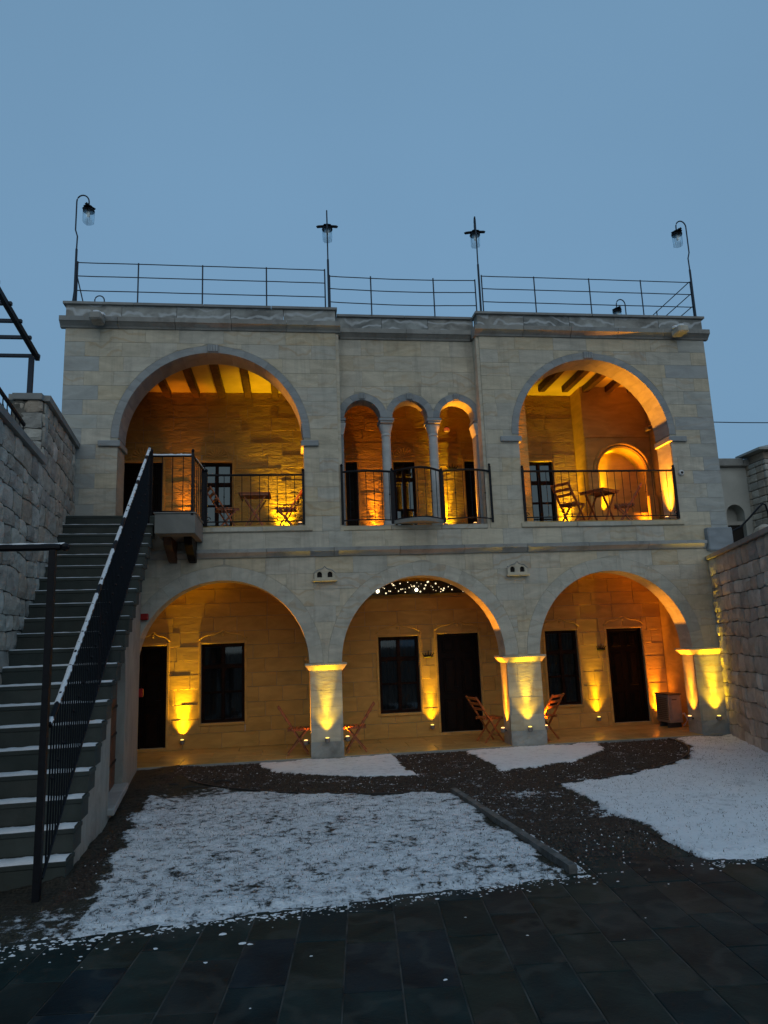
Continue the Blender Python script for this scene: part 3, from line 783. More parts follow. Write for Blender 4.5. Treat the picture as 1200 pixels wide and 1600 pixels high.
def window(x0, x1, z0, z1, y, glass, cols=2, fracs=(0, .37, .72, 1), wood='winwood', cur=M['curtain'], curt=True):
    w = .055; f = MB()
    for (a, b, p, q) in ((x0, x0+w, z0, z1), (x1-w, x1, z0, z1), (x0+w, x1-w, z0, z0+w), (x0+w, x1-w, z1-w, z1)): f.cbox((a, y+.05, p), (b, y+.12, q), .005)
    wd = f.build('window', M[wood], B)
    s = MB(); W = (x1-x0-2*w)/cols; Hh = z1-z0-2*w
    for c in range(1, cols): s.cbox((x0+w+W*c-.035, y+.045, z0+w), (x0+w+W*c+.035, y+.115, z1-w), .005)
    for k, r in enumerate(fracs[1:-1]):
        t = .045 if k == len(fracs)-3 else .022
        s.cbox((x0+w, y+.058, z0+w+Hh*r-t), (x1-w, y+.11, z0+w+Hh*r+t), .004)
    s.build('glazing_bar', M[wood], wd)
    for c in range(cols):
        for r in range(len(fracs)-1):
            mb = MB(); a = x0+w+W*c+(.036 if c else .002); b = x0+w+W*(c+1)-(.036 if c < cols-1 else .002)
            p = z0+w+Hh*fracs[r]+.02; q = z0+w+Hh*fracs[r+1]-.02
            tl = rnd.uniform(-.004, .004)
            mb.add([(a, y+.088+tl, p), (b, y+.088-tl, p), (b, y+.088-tl, q), (a, y+.088+tl, q)], [(0, 1, 2, 3)]); mb.build('pane', glass, wd, recalc=False)
    if curt:
        mb = MB(); n = 60; vs = []; fs = []
        for i in range(n+1):
            u = i/n; x = x0+w+(x1-x0-2*w)*u; yy = y+.155+.018*math.sin(u*52)+.01*math.sin(u*23)
            if abs(u-.5) < .035: yy += .05
            vs += [(x, yy, z0+w*.5), (x, yy*1+.004, z1-w*.5)]
        for i in range(n): fs.append((2*i, 2*i+2, 2*i+3, 2*i+1))
        mb.add(vs, fs); mb.build('curtain', cur, wd, smooth=True, recalc=False)
    mb = MB(); mb.box((x0-.02, y+.235, z0-.02), (x1+.02, y+.245, z1+.02)); mb.build('unlit_room_sheet', M['dark'], wd)  # near black sheet standing in for the unlit room behind the glass
    return wd
def surround(x0, x1, z0, z1, y, door, w=.05, ogee=True, fan=False):
    mb = MB(); t = .035
    mb.cbox((x0-w, y-t, z0 if door else z0-w), (x0-.002, y+.02, z1+w), .006); mb.cbox((x1+.002, y-t, z0 if door else z0-w), (x1+w, y+.02, z1+w), .006); mb.cbox((x0-.0, y-t, z1+.002), (x1+.0, y+.02, z1+w-.001), .006)
    if not door: mb.cbox((x0, y-t-.015, z0-w), (x1, y+.02, z0-.002), .006)
    mb.build('stone_surround', M['smooth'], B)
    if ogee:
        cx = (x0+x1)/2; hw = (x1-x0)/2+w; pts = []
        for k in range(21):
            u = -1+2*k/20; au = abs(u)
            z = z1+w+.03+(.10*(1-(au-.55)**2/.2025) if au > .55 else .10+.085*(1-math.sin(au/.55*math.pi/2))*1.0)
            pts.append((cx+hw*u, y-.022, z if au > .55 else z))
        mb = MB(); mb.tube(pts, .017, 6); mb.build('ogee_moulding', M['smooth'], B, smooth=True)
        mb = MB(); mb.lathe([(.01, 0), (.03, .02), (.03, .05), (.01, .07)], (cx, y-.02, z1+w+.10), 8); mb.build('carved_boss', M['smooth'], B)
    if fan:
        cx = (x0+x1)/2; z = z1+.10
        mb = MB()
        for k in range(9):
            a = math.pi*(k+.5)/9; mb.tube([(cx+.05*math.cos(a), y-.018, z+.05*math.sin(a)), (cx+.22*math.cos(a), y-.024, z+.22*math.sin(a))], [.008, .026], 6)
        mb.tube([(cx+.25*math.cos(math.pi*k/16), y-.016, z+.25*math.sin(math.pi*k/16)) for k in range(17)], .010, 5)
        mb.build('carved_fan', M['smooth'], B)
for o in LD: wood_door(*o[:2], o[2]-.05, o[3], YB); surround(*o, YB, True)
for o in LWn: window(*o, YB, M['glass_low']); surround(*o, YB, False)
wood_door(*UD[0], YU); surround(*UD[0], YU, True, ogee=False, fan=True)
wood_door(*UD[1], YU, d=.08); wood_door(*UD[2], YU, d=.08)
surround(*UD[1], YU, True, ogee=False); surround(*UD[2], YU, True, ogee=False); surround(*UW[1], YU, True, ogee=False, fan=True)
window(*UW[0], YU, M['glass_up'], curt=False, fracs=(0, .33, .68, 1)); surround(*UW[0], YU, False, ogee=False, fan=True)
window(*UW[1], YU, M['glass_up'], curt=False, fracs=(0, .40, .80, 1)); window(*UW[2], YU, M['glass_up'], curt=False, fracs=(0, .33, .68, 1)); surround(*UW[2], YU, False, ogee=False)

# ------------------------------------------------------------------ ground
gp = MB(); gp.box((-600, -600, -.5), (600, 900, -.075)); g = gp.build('ground', M['soil']); tag(g, 'dark bare soil ground around the courtyard', kind='structure')
# lawn / gravel sheet with snow density attribute
def seg_dist(px, py, poly):
    """signed distance (positive inside) to a closed polygon, numpy grids"""
    n = len(poly); d = np.full(px.shape, 1e9); inside = np.zeros(px.shape, bool)
    for i in range(n):
        x0, y0 = poly[i]; x1, y1 = poly[(i+1) % n]; ex, ey = x1-x0, y1-y0; L2 = ex*ex+ey*ey+1e-12
        t = np.clip(((px-x0)*ex+(py-y0)*ey)/L2, 0, 1); d = np.minimum(d, np.hypot(px-x0-t*ex, py-y0-t*ey))
        c = ((y0 > py) != (y1 > py)) & (px < (x1-x0)*(py-y0)/(y1-y0+1e-12)+x0); inside ^= c
    return np.where(inside, d, -d)
def ell(a, b, cx, t0, t1, n=28): return [(cx+a*math.cos(R(t0+(t1-t0)*k/n)), b*math.sin(R(t0+(t1-t0)*k/n))) for k in range(n+1)]
OUT = ell(4.42, 3.48, 2.45, 180, 360)      # outer edge of the curved path
left_lawn = [(-1.78, -.9), (-1.95, -3.0), (-1.82, -4.6), (-1.72, -6.0), (-1.70, -6.5), (-1.9, -6.72), (-3.6, -6.75), (-3.6, -7.9), (2.30, -7.6), (2.27, -6.9), (2.10, -3.46)]+[p for p in ell(4.36, 3.42, 2.45, 264, 186)]
right_lawn = [(3.45, -3.46), (3.50, -6.9), (3.6, -7.2), (9, -7.2), (9, .0), (6.95, -.02)]+[p for p in ell(4.46, 3.52, 2.45, 358, 283)]
inner1 = [(-.62, -.05)]+ell(3.05, 2.25, 2.45, 184, 258)+[(1.72, -.06)]
inner2 = [(2.98, -.06)]+ell(3.05, 2.25, 2.45, 282, 356)+[(5.5, -.05)]
def make_lawn():
    step = .028; xs = np.arange(-3.7, 9.0, step); ys = np.arange(-7.62, -.036, step)
    X, Y = np.meshgrid(xs, ys); 
    nz = np.array([[noise.fractal(Vector((x*2.2, y*2.2, 0)), 1.0, 2.0, 4) for x in xs[::3]] for y in ys[::3]])
    nz = np.kron(nz, np.ones((3, 3)))[:X.shape[0], :X.shape[1]]
    if nz.shape != X.shape: nz = np.pad(nz, ((0, X.shape[0]-nz.shape[0]), (0, X.shape[1]-nz.shape[1])), mode='edge')
    rs = np.random.RandomState(5); fine = rs.rand(*X.shape)
    d = np.full(X.shape, -9.)
    dl = seg_dist(X, Y, left_lawn); dr = seg_dist(X, Y, right_lawn); d1 = seg_dist(X, Y, inner1); d2 = seg_dist(X, Y, inner2)
    def dens(dd, lvl, soft): return np.clip(.18+(lvl-.18)*np.clip((dd+soft+nz*.10)/(2*soft), 0, 1), 0, 1)
    sL = dens(dl, .71, .10); sR = dens(dr, .84, .10); s1 = dens(d1, .82, .05); s2 = dens(d2, .84, .05)
    snow = np.maximum.reduce([sL, sR, s1, s2])
    # the sheltered near-building corner of the left lawn melts out; the path keeps specks
    path = (X > 2.1) & (X < 3.5) & (Y < -2.2)
    arc = (dl < 0) & (dr < 0) & (d1 < 0) & (d2 < 0) & (X > -1.9)
    base = np.where(arc, .47+.05*nz, .25)
    base = np.where(arc & path & (Y > -5.2), .54+.07*nz, base)
    base = np.where(arc & path & (Y <= -5.2), .46, base)
    base = np.where(arc & (Y > -3.3), .50+.06*nz, base)
    snow = np.where((X < -1.55) & (Y < -6.6), snow-.16-.10*nz, snow)
    near = np.clip(1-np.hypot(X+1.9, (Y+1.2)*.8)/1.7, 0, 1); snow = snow-near*.42*(dl > -.3)
    warm = np.clip((Y+1.0)/1.0, 0, 1)*(X > 6.2); snow = snow-warm*.10
    snow = np.maximum(snow, base); snow = np.clip(snow+nz*.05, 0, 1)
    kx = 2.05+(-(Y+3.47))*.07; snow = np.where(arc & (X > kx) & (X < kx+.13+.05*nz) & (Y < -3.9) & (nz > -.12), .70, snow)
    soil_l = (X < -1.5) & (dl < .1)
    kind = np.where(arc, 1.0, np.where(soil_l, .4, 0.0))
    Z = .008+.012*np.clip(nz+.5, 0, 1)+.006*fine*(snow > .5)+.016*np.clip((snow-.45)*3, 0, 1)*(1-.0*fine)
    Z = np.where(arc, .004+.010*fine, Z)
    dirt = np.clip(1-np.abs(X+1.95)/.45, 0, 1)*(Y > -6.2); Z = Z+dirt*.05*(1+nz)
    lim = np.interp(X, [-3.7, -1.58, -.28, .88, 2.3, 3.5, 9], [-7.45, -7.40, -7.24, -7.12, -6.97, -6.90, -6.75])
    Z = np.where(Y < lim+.16, -.004+(Z+.004)*np.clip((Y-lim-nz*.1-.03)/.20, 0, 1), Z)
    lim = np.where((X > 2.38) & (X < 3.46), -5.75+.35*nz, lim)
    keep = Y > lim+nz*.10+(rs.rand(*X.shape)-.5)*.06
    H, W = X.shape; idx = np.arange(H*W).reshape(H, W)
    a = idx[:-1, :-1][keep[:-1, :-1]]; b = idx[:-1, 1:][keep[:-1, :-1]]; c = idx[1:, 1:][keep[:-1, :-1]]; e = idx[1:, :-1][keep[:-1, :-1]]
    faces = np.stack([a, b, c, e], 1)
    me = bpy.data.meshes.new('lawn'); nf = len(faces)
    me.vertices.add(H*W); me.vertices.foreach_set('co', np.stack([X, Y, Z], -1).astype(np.float32).ravel())
    me.loops.add(nf*4); me.loops.foreach_set('vertex_index', faces.astype(np.int32).ravel())
    me.polygons.add(nf); me.polygons.foreach_set('loop_start', np.arange(0, nf*4, 4, dtype=np.int32))
    me.polygons.foreach_set('loop_total', np.full(nf, 4, dtype=np.int32)); me.update(calc_edges=True)
    for nm, ar in (('snow', snow), ('kind', kind)):
        at = me.attributes.new(nm, 'FLOAT', 'POINT'); at.data.foreach_set('value', ar.astype(np.float32).ravel())
    me.polygons.foreach_set('use_smooth', np.ones(nf, bool)); me.materials.append(M['lawn']); me.validate()
    o = bpy.data.objects.new('lawn', me); col.objects.link(o); tag(o, 'patchy snow over short grass, with the brown gravel path between', kind='structure')
    return X, Y, Z, snow, arc, keep, dl, dr
GX, GY, GZ, GS, GARC, GKEEP, GDL, GDR = make_lawn()
def scatter(name, label, cand, count, maker, mat):
    ii = np.flatnonzero(cand.ravel()); rs = np.random.RandomState(len(name)); pick = rs.choice(ii, count)
    mb = MB(); X = GX.ravel(); Y = GY.ravel(); Z = GZ.ravel()
    for k in pick: maker(mb, X[k]+rnd.uniform(-.014, .014), Y[k]+rnd.uniform(-.014, .014), Z[k])
    o = mb.build(name, mat, recalc=False); tag(o, label, kind='stuff'); return o
def pebble(mb, x, y, z):
    s = rnd.uniform(.006, .020); a = rnd.random()*6.28; e = rnd.uniform(.5, 1.6); vs = []
    for k in range(4):
        an = a+k*math.pi/2+rnd.uniform(-.3, .3); vs.append((x+s*e*math.cos(an), y+s*math.sin(an), z-.002))
    vs.append((x+rnd.uniform(-.004, .004), y, z+s*rnd.uniform(.4, 1.0)))
    t = rnd.random(); w = rnd.random() < .05; t = 1.0 if w else t*.78
    if w: vs = [(x+(p[0]-x)*.6, y+(p[1]-y)*.6, z+(p[2]-z)*.8) for p in vs]
    mb.add(vs, [(0, 1, 4), (1, 2, 4), (2, 3, 4), (3, 0, 4)], t)
scatter('gravel', 'brown gravel and leaf litter on the curved garden path', GARC & GKEEP, 16000, pebble, M['gravel'])
mb = MB()
for _ in range(2600):
    x = rnd.uniform(2.36, 3.5); y = -5.5-abs(rnd.gauss(0, .55)); pebble(mb, x, y, .001)
tag(mb.build('gravel', M['gravel'], recalc=False), 'loose litter thinning out over the slate at the path mouth', kind='stuff')
def blade(mb, x, y, z):
    a = rnd.random()*6.28; L = rnd.uniform(.012, .04); h = rnd.uniform(.006, .022); w = rnd.uniform(.002, .005)
    dx, dy = math.cos(a), math.sin(a)
    mb.add([(x-dy*w, y+dx*w, z-.004), (x+dy*w, y-dx*w, z-.004), (x+dx*L, y+dy*L, z+h)], [(0, 1, 2)], rnd.random())
scatter('grass', 'dead grass blades poking through the thin snow', (GDL > 0) & GKEEP, 8000, blade, M['blade'])
scatter('grass', 'sparse grass blades poking through the right hand snow', (GDR > 0) & GKEEP & (GX < 8), 5000, blade, M['blade'])

for k, (x, y, a, L) in enumerate(((-1.55, -2.15, .3, .42), (-1.15, -1.75, .1, .34), (-1.85, -1.75, -.25, .30))):
    mb = MB(); mb.tube([(x+L*u*math.cos(a), y+L*u*math.sin(a)+.02*math.sin(u*9+k), .035+.02*math.sin(u*5)) for u in (0, .2, .4, .6, .8, 1)], [.012, .014, .012, .010, .008, .004], 6)
    mb.tube([(x+L*.5*math.cos(a), y+L*.5*math.sin(a), .045), (x+L*.7*math.cos(a+.6), y+L*.7*math.sin(a+.6), .05)], .006, 5)
    tag(mb.build('fallen_twig', M['edging']), ('dark fallen branch on the bare soil at the stair wall corner', 'dark fallen branch nearest the gravel path edging', 'short dark branch closest to the cellar door sill')[k], 'branch', 'fallen branches')
# kerb and edgings
kb = thing('garden_kerb', 'straight grey kerb of stones between snowy lawn and gravel path', 'kerb', (2.1, -5.2, 0))
n = 6
for i in range(n):
    a = Vector((2.05, -3.47, 0)).lerp(Vector((2.29, -6.90, 0)), i/n); b = Vector((2.05, -3.47, 0)).lerp(Vector((2.29, -6.90, 0)), (i+1)/n-.004)
    mb = MB(); mb.bar(a+Vector((0, 0, .02)), b+Vector((0, 0, .02)), .075, .10, rnd.random()); mb.build('kerb_stone', M['kerb'], kb)
def edging(name, label, pts, h=.045):
    mb = MB(); mb.tube([(x, y, h*.45) for x, y in pts], .02, 4); o = mb.build(name, M['edging']); tag(o, label, 'edging')
edging('path_edging', 'dark curved edging on the stair side of the gravel path', ell(4.39, 3.45, 2.45, 180, 263)+[(2.03, -3.44)])
edging('path_edging', 'dark curved edging on the wall side of the gravel path', ell(4.44, 3.50, 2.45, 359, 283))

# slate paving
pv = thing('slate_paving', 'dark slate paving in the foreground', 'paving', (0, -8, 0)); pv['kind'] = 'structure'; del pv['category']
th = R(-5.6); cu, su = math.cos(th), math.sin(th)
def pm(p): return (p[0]*cu-p[1]*su, p[0]*su+p[1]*cu, p[2])
mb = MB(); mb.box((-6, -14, -.07), (9.2, -5.2, -.006), mat=pm); mb.build('joint_bed', M['joint'], pv)
# u offset so that a joint runs through (.38,-7.36)
u0 = .38*cu+(-7.36)*su; W = .338; cnt = 0; far = MB()
tiles = []
for k in range(-14, 24):
    ua = u0+k*W; v = -14+rnd.uniform(0, .7)
    while v < -5.3:
        L = rnd.choice((.55, .68, .68, .82)); tiles.append((ua, ua+W, v, v+L)); v += L
def tile_seen(t):
    p = pm(((t[0]+t[1])/2, (t[2]+t[3])/2, 0)); d = p[1]+12.973
    # what the frame takes in, generously
    return p[1] > -11.6 and p[1] < -5.3 and abs(p[0]-.13*d) < .66*d+.2
seen = [t for t in tiles if tile_seen(t)]
seen.sort(key=lambda t: (lambda p: 0 if (p[1] < -6.6 or 2.2 < p[0] < 3.6) else 1)(pm(((t[0]+t[1])/2, (t[2]+t[3])/2, 0))))
rest = [t for t in tiles if t not in seen[:295]]
for t in seen[:295]:
    mb = MB(); g = .0045; mb.cbox((t[0]+g, t[2]+g, -.03), (t[1]-g, t[3]-g, .0+rnd.uniform(-.002, .002)), .004, rnd.random(), mat=pm); mb.build('paving_stone', M['slate'], pv)
for t in rest: far.cbox((t[0]+.0035, t[2]+.0035, -.03), (t[1]-.0035, t[3]-.0035, rnd.uniform(-.002, .002)), .004, rnd.random(), mat=pm)
tag(far.build('paving_stone', M['slate'], pv), kind='stuff')
# crumbs of snow over the paving edge
mb = MB()
def crumb(x, y, s, z=.0):
    n = 6; vs = []; a0 = rnd.random()*6
    for k in range(n): 
        rr = s*rnd.uniform(.6, 1.25); vs.append((x+rr*1.3*math.cos(a0+k*6.28/n), y+rr*math.sin(a0+k*6.28/n), z))
    for k in range(n): vs.append((x+(vs[k][0]-x)*.6, y+(vs[k][1]-y)*.6, z+s*.22))
    mb.add(vs, [(k, (k+1) % n, n+(k+1) % n, n+k) for k in range(n)]+[tuple(range(n, 2*n))])
for _ in range(1100):
    x = rnd.uniform(-3.4, 4.2); lim = np.interp(x, [-3.7, -1.58, -.28, .88, 2.3, 3.5, 9], [-7.45, -7.40, -7.24, -7.12, -6.97, -6.90, -6.75])
    y = lim+.02-abs(rnd.gauss(0, 1))**1.7*(.05 if x > -1.2 else .12)
    if 2.4 < x < 3.5 and rnd.random() < .8: continue
    crumb(x, y, rnd.uniform(.003, .010) if rnd.random() < .93 else rnd.uniform(.012, .022))
for _ in range(650):
    x = rnd.uniform(-3.0, -1.1); y = rnd.uniform(-7.5, -6.5)
    if noise.noise(Vector((x*4, y*4, 1))) > -.02: crumb(x, y, rnd.uniform(.004, .018), .003)
for (x, y, s) in ((.86, -8.5, .02), (1.52, -8.0, .012), (-.56, -7.95, .018), (2.4, -7.9, .010), (2.1, -8.2, .008), (-.25, -8.6, .01), (.1, -8.0, .012), (1.2, -7.6, .014), (2.9, -7.3, .012), (-.35, -7.7, .03), (-.30, -7.73, .028), (2.55, -7.15, .02)): crumb(x, y, s*.7)
tag(mb.build('snow_crumbs', M['snow']), 'loose crumbs of snow scattered on the slate', kind='stuff')

# ------------------------------------------------------------------ rubble walls
def rubble_wall(name, label, A, Bp, zfun, zbase, thick, side, skip=None, capname=None, hs=(.17, .32), ws=(.20, .55), capt=.09, cover=None, seed=1, z0f=None, parent=None):
    """wall face from A to B (xy); side = +1 if the body lies to the right of A->B"""
    rr = random.Random(seed); A = Vector((*A, 0)); Bp = Vector((*Bp, 0)); D = (Bp-A); Ltot = D.length; D.normalize()
    Nn = Vector((D.y, -D.x, 0))*side     # into the body
    W = parent or thing(name, label, 'wall', tuple((A+Bp)/2))
    def P(s, z, out): 
        p = A+D*s-Nn*out; return (p.x, p.y, z)
    zt = zfun(0)
    core = MB(); core.add([P(0, zbase-.3, -.02), P(Ltot, zbase-.3, -.02), P(Ltot, zt-.02, -.02), P(0, zt-.02, -.02), P(0, zbase-.3, -thick), P(Ltot, zbase-.3, -thick), P(Ltot, zt-.02, -thick), P(0, zt-.02, -thick)],
             [(0, 1, 2, 3), (4, 5, 6, 7), (0, 1, 5, 4), (1, 2, 6, 5), (2, 3, 7, 6), (3, 0, 4, 7)]); core.build('wall_core', M['mortar'], W)
    z = zbase; ph = rr.random()*9; cnt = 0
    def wob(s, zz): return zz+.06*noise.noise(Vector((s*1.3+ph, zz*2, seed)))
    more = MB()
    while z < zt-.03:
        h = rr.uniform(*hs); z1 = min(z+h, zt); 
        if zt-z1 < .09: z1 = zt
        s = -rr.uniform(0, .2)
        while s < Ltot:
            w = rr.uniform(*ws); s1 = s+w
            sa, sb = max(s, 0), min(s1, Ltot)
            if Ltot-s1 < .12: sb = Ltot; s1 = Ltot+.01
            if sb-sa > .05 and not (skip and skip((sa+sb)/2, (z+z1)/2)):
                g = .005; zb0, zb1 = (wob(sa, z) if z > zbase else z, wob(sb, z) if z > zbase else z); zt0, zt1 = (wob(sa, z1) if z1 < zt else z1, wob(sb, z1) if z1 < zt else z1)
                nx, nz2 = 6, 5; base = rr.uniform(.0, .022); o1 = rr.random()*50; vs = []; fs = []
                ta, tb = rr.uniform(-.02, .02), rr.uniform(-.02, .02)
                for j in range(nz2):
                    v = j/(nz2-1)
                    for i in range(nx):
                        u = i/(nx-1); ss = sa+g+(sb-sa-2*g)*u+(ta if 0 < v else 0)*(0 if u in (0, 1) else 0)
                        zl = zb0+(zb1-zb0)*u+g; zh = zt0+(zt1-zt0)*u-g; zz = zl+(zh-zl)*v
                        edge = (u in (0, 1)) or (v in (0, 1))
                        corner = (u in (0, 1)) and (v in (0, 1))
                        ins = .010 if corner else 0
                        ss2 = ss+(ins if u == 0 else -ins if u == 1 else 0); zz2 = zz+(ins if v == 0 else -ins if v == 1 else 0)
                        out = ((0.010 if corner else base*.8+.012+.012*noise.noise(Vector((ss*6+o1, zz*6, o1)))) if edge else base+.018+.022*noise.noise(Vector((ss*9+o1, zz*9, o1))))
                        vs.append(P(ss2+.012*noise.noise(Vector((ss*9, zz*9, 7))), zz2+.010*noise.noise(Vector((ss*9, zz*9, 3))), out))
                nf = len(vs)
                for j in range(nz2-1):
                    for i in range(nx-1): fs.append((j*nx+i, j*nx+i+1, (j+1)*nx+i+1, (j+1)*nx+i))
                # skirt back to the core
                ring = list(range(nx))+[j*nx+nx-1 for j in range(1, nz2)]+[(nz2-1)*nx+i for i in range(nx-2, -1, -1)]+[j*nx for j in range(nz2-2, 0, -1)]
                bb = len(vs)
                for r_ in ring:
                    p = Vector(vs[r_])+Nn*.035; vs.append(tuple(p))
                for q in range(len(ring)):
                    q2 = (q+1) % len(ring); fs.append((ring[q], ring[q2], bb+q2, bb+q))
                if cnt < 298:
                    mb = MB(); mb.add(vs, fs, rr.random()); mb.build('rubble_stone', M['rubble'], W)
                else: more.add(vs, fs, rr.random())
                cnt += 1
            s = s1
        z = z1
    if more.v: tag(more.build('rubble_stone', M['rubble'], W), kind='stuff')
    # coping
    n = max(1, round(Ltot/1.0)); 
    for i in range(n):
        s0 = Ltot*i/n+.003; s1 = Ltot*(i+1)/n-.003; mb = MB()
        if i == 0: s0 -= .0
        q = [(s0, zt+.004, .075), (s1, zt+.004, .075), (s1, zt+capt, .085), (s0, zt+capt, .085)]
        q2 = [(s0, zt+.004, -thick-.06), (s1, zt+.004, -thick-.06), (s1, zt+capt, -thick-.06), (s0, zt+capt, -thick-.06)]
        mb.add([P(*t) for t in q]+[P(*t) for t in q2], [(0, 1, 2, 3), (4, 5, 6, 7), (0, 1, 5, 4), (1, 2, 6, 5), (2, 3, 7, 6), (3, 0, 4, 7)], rr.random()); mb.build('coping_stone', M['cap'], W)
    if cover:
        mb = MB(); m = int(Ltot/.06); vs = []; fs = []
        for i in range(m+1):
            s = Ltot*i/m
            for (o, dz) in ((.075, .001), (.05, .014), (-.12, .02), (-thick-.03, .001)):
                vs.append(P(s, zt+capt+dz*(.8+.6*noise.noise(Vector((s*6, o*9, seed)))), o+.02*noise.noise(Vector((s*9, 0, o)))))
        for i in range(m):
            for k in range(3): fs.append((i*4+k, i*4+k+1, (i+1)*4+k+1, (i+1)*4+k))
        mb.add(vs, fs); mb.build('snow_cover', M['snow'], W, smooth=True)
    return W
LA = (-3.01, -7.2); LB = (-3.525, -2.55); LC = (-3.83, .13)
STX, STY, STT, STR, STH = -1.931, -6.142, .2759, .2020, R(3.504)
def nose_z(y): return (y-STY)/STT/math.cos(STH)*STR+STR
rubble_wall('stair_retaining_wall', 'lower grey rubble wall with flat coping beside the stairs', LA, LB, lambda s: 4.64, 0, .42, -1, skip=lambda s, z: z < nose_z(LA[1]+s*.993)-.45 or LA[1]+s < -5.7, seed=3)
rubble_wall('stair_retaining_wall', 'taller rubble wall against the building corner above the stairs', LB, LC, lambda s: 5.60, 0, .42, -1, skip=lambda s, z: z < nose_z(LB[1]+s)-.5, seed=5)
# end face of the taller wall, facing the courtyard
rubble_wall('wall_end_pier', 'narrow rubble end face of the taller stair wall', (-3.94, -2.56), (-3.53, -2.56), lambda s: 5.60, 4.4, .06, -1, seed=9, ws=(.18, .30))
rubble_wall('courtyard_wall', 'grey rubble wall with snowy coping along the right of the lawn', (8.33, .46), (6.35, -5.24), lambda s: 3.31, -.02, .40, -1, seed=11, cover=True, capt=.075, hs=(.17, .31), ws=(.22, .58))

# terraces behind the side walls
mb = MB(); mb.box((-12, -7.2, 0), (-3.98, -.2, 4.45)); tag(mb.build('terrace', M['render']), 'raised ground behind the stair wall', kind='structure')
mb = MB(); mb.add([(8.72, .5, 0), (6.9, -5.2, 0), (30, -5.2, 0), (30, 30, 0), (8.72, 30, 0), (8.72, .5, 3.1), (6.9, -5.2, 3.1), (30, -5.2, 3.1), (30, 30, 3.1), (8.72, 30, 3.1)],
     [(0, 1, 2, 3, 4), (5, 6, 7, 8, 9), (0, 1, 6, 5), (1, 2, 7, 6), (2, 3, 8, 7), (3, 4, 9, 8), (4, 0, 5, 9)]); tag(mb.build('upper_terrace', M['soil']), 'raised ground behind the courtyard wall', kind='structure')

# ------------------------------------------------------------------ staircase
SC = thing('stone_staircase', 'straight dark stone staircase climbing left to the upper loggia', 'staircase', (STX, STY, 0))
cs, sn = math.cos(STH), math.sin(STH)
def smw(p): return sm((p[0]-.25*max(0, (p[1]-2.0)/4.1), p[1], p[2]))
def sm(p):   # local: x across (0 at right edge, negative left), y along, z
    return (STX+p[0]*cs-p[1]*sn, STY+p[0]*sn+p[1]*cs, p[2])
def left_x(yl):   # width so that the steps run under the left wall
    return -1.75
for i in range(21):
    y0 = i*STT; z1 = (i+1)*STR; ln = STT+.04 if i < 20 else 1.0
    mb = MB(); mb.cbox((-1.72, y0+.007, z1-STR-.0), (-.012, y0+STT+.05, z1-.046), .003, rnd.random(), mat=sm)
    st_ = mb.build('stair_step', M['step'], SC)
    mb = MB()
    if i < 20: mb.cbox((-1.72, y0, z1-.045), (0, y0+ln, z1), .008, rnd.random(), mat=sm)
    else: mb.cbox((-1.45, y0, z1-.045), (0, y0+.62, z1), .008, rnd.random(), mat=sm)
    mb.build('stair_tread', M['step'], st_)
# snow on treads
for i in range(20):
    y0 = i*STT; z1 = (i+1)*STR+.001; mb = MB(); n = 60; vs = []; fs = []
    cover = .24 if i < 9 else .10
    th_ = .016 if i < 9 else .008
    for k in range(n+1):
        x = -1.70+1.69*k/n; e = .012*noise.noise(Vector((x*9, i*3, 0)))+.008*noise.noise(Vector((x*31, i, 2)))
        q_ = .5+.9*noise.noise(Vector((x*2.2, i*1.7, 8))); w_ = max(.12, min(1, .75+q_)); cover2 = cover*w_; hh = th_*w_*(1+.7*noise.noise(Vector((x*7, i, 5))))
        vs += [(x, y0+.004+e*.5, z1), (x, y0+.014+e, z1+hh), (x, y0+.014+cover2*.6+e, z1+hh*1.2), (x, y0+.02+cover2+e*3, z1)]
    vs = [sm(p) for p in vs]
    for k in range(n):
        for j in range(3): fs.append((4*k+j, 4*k+j+1, 4*k+4+j+1, 4*k+4+j))
    mb.add(vs, fs); mb.build('tread_snow', M['snow'], SC, smooth=True)
# side wall with arched door opening, thickness .28
def wx(y): return -.25*max(0, (y-2.0)/4.1)
def prof(y): 
    i = math.floor(y/STT); return max(0, (i+1))*STR-.05 if y >= 0 else 0
DC, DRr, DZ = 2.95, .80, 1.42   # local y centre, radius, springing
mb = MB(); ysd = sorted(set([.03+0*k for k in range(1)]+[k*STT+.026 for k in range(0, 23)]+[DC-DRr*math.cos(math.pi*k/20) for k in range(21)]))
ysd = [y for y in ysd if y <= 6.12]+[6.12]
for a, b in zip(ysd[:-1], ysd[1:]):
    if b-a < 1e-4: continue
    m = (a+b)/2; top = min(prof(m-.026), 20*STR)
    def ot(y): return DZ+math.sqrt(max(0, DRr**2-(y-DC)**2)) if abs(y-DC) <= DRr+1e-9 else .18
    if abs(m-DC) < DRr:
        lo = [(a, min(ot(a), top-.05)), (b, min(ot(b), top-.05))]
        poly = [(a, lo[0][1]), (b, lo[1][1]), (b, top), (a, top)]
        mb.prism([(a, 0), (b, 0), (b, .18), (a, .18)], -.035, -.30, .5, mapf=lambda y, z, x: sm((x+wx(y), y, z)))
    else: poly = [(a, 0), (b, 0), (b, top), (a, top)]
    mb.prism(poly, -.035, -.30, .5, mapf=lambda y, z, x: sm((x+wx(y), y, z)))
mb.build('side_wall', M['stairwall'], SC)
mb = MB(); mb.cbox((-.30, DC-DRr-.06, .12), (.035, DC+DRr+.06, .20), .01, .7, mat=smw); mb.build('door_sill', M['greystone'], SC)
dr = MB(); dr.box((-.20, DC-DRr-.02, .19), (-.175, DC+DRr+.02, 2.5), mat=smw); cd = dr.build('cellar_door', M['doorred'], SC)
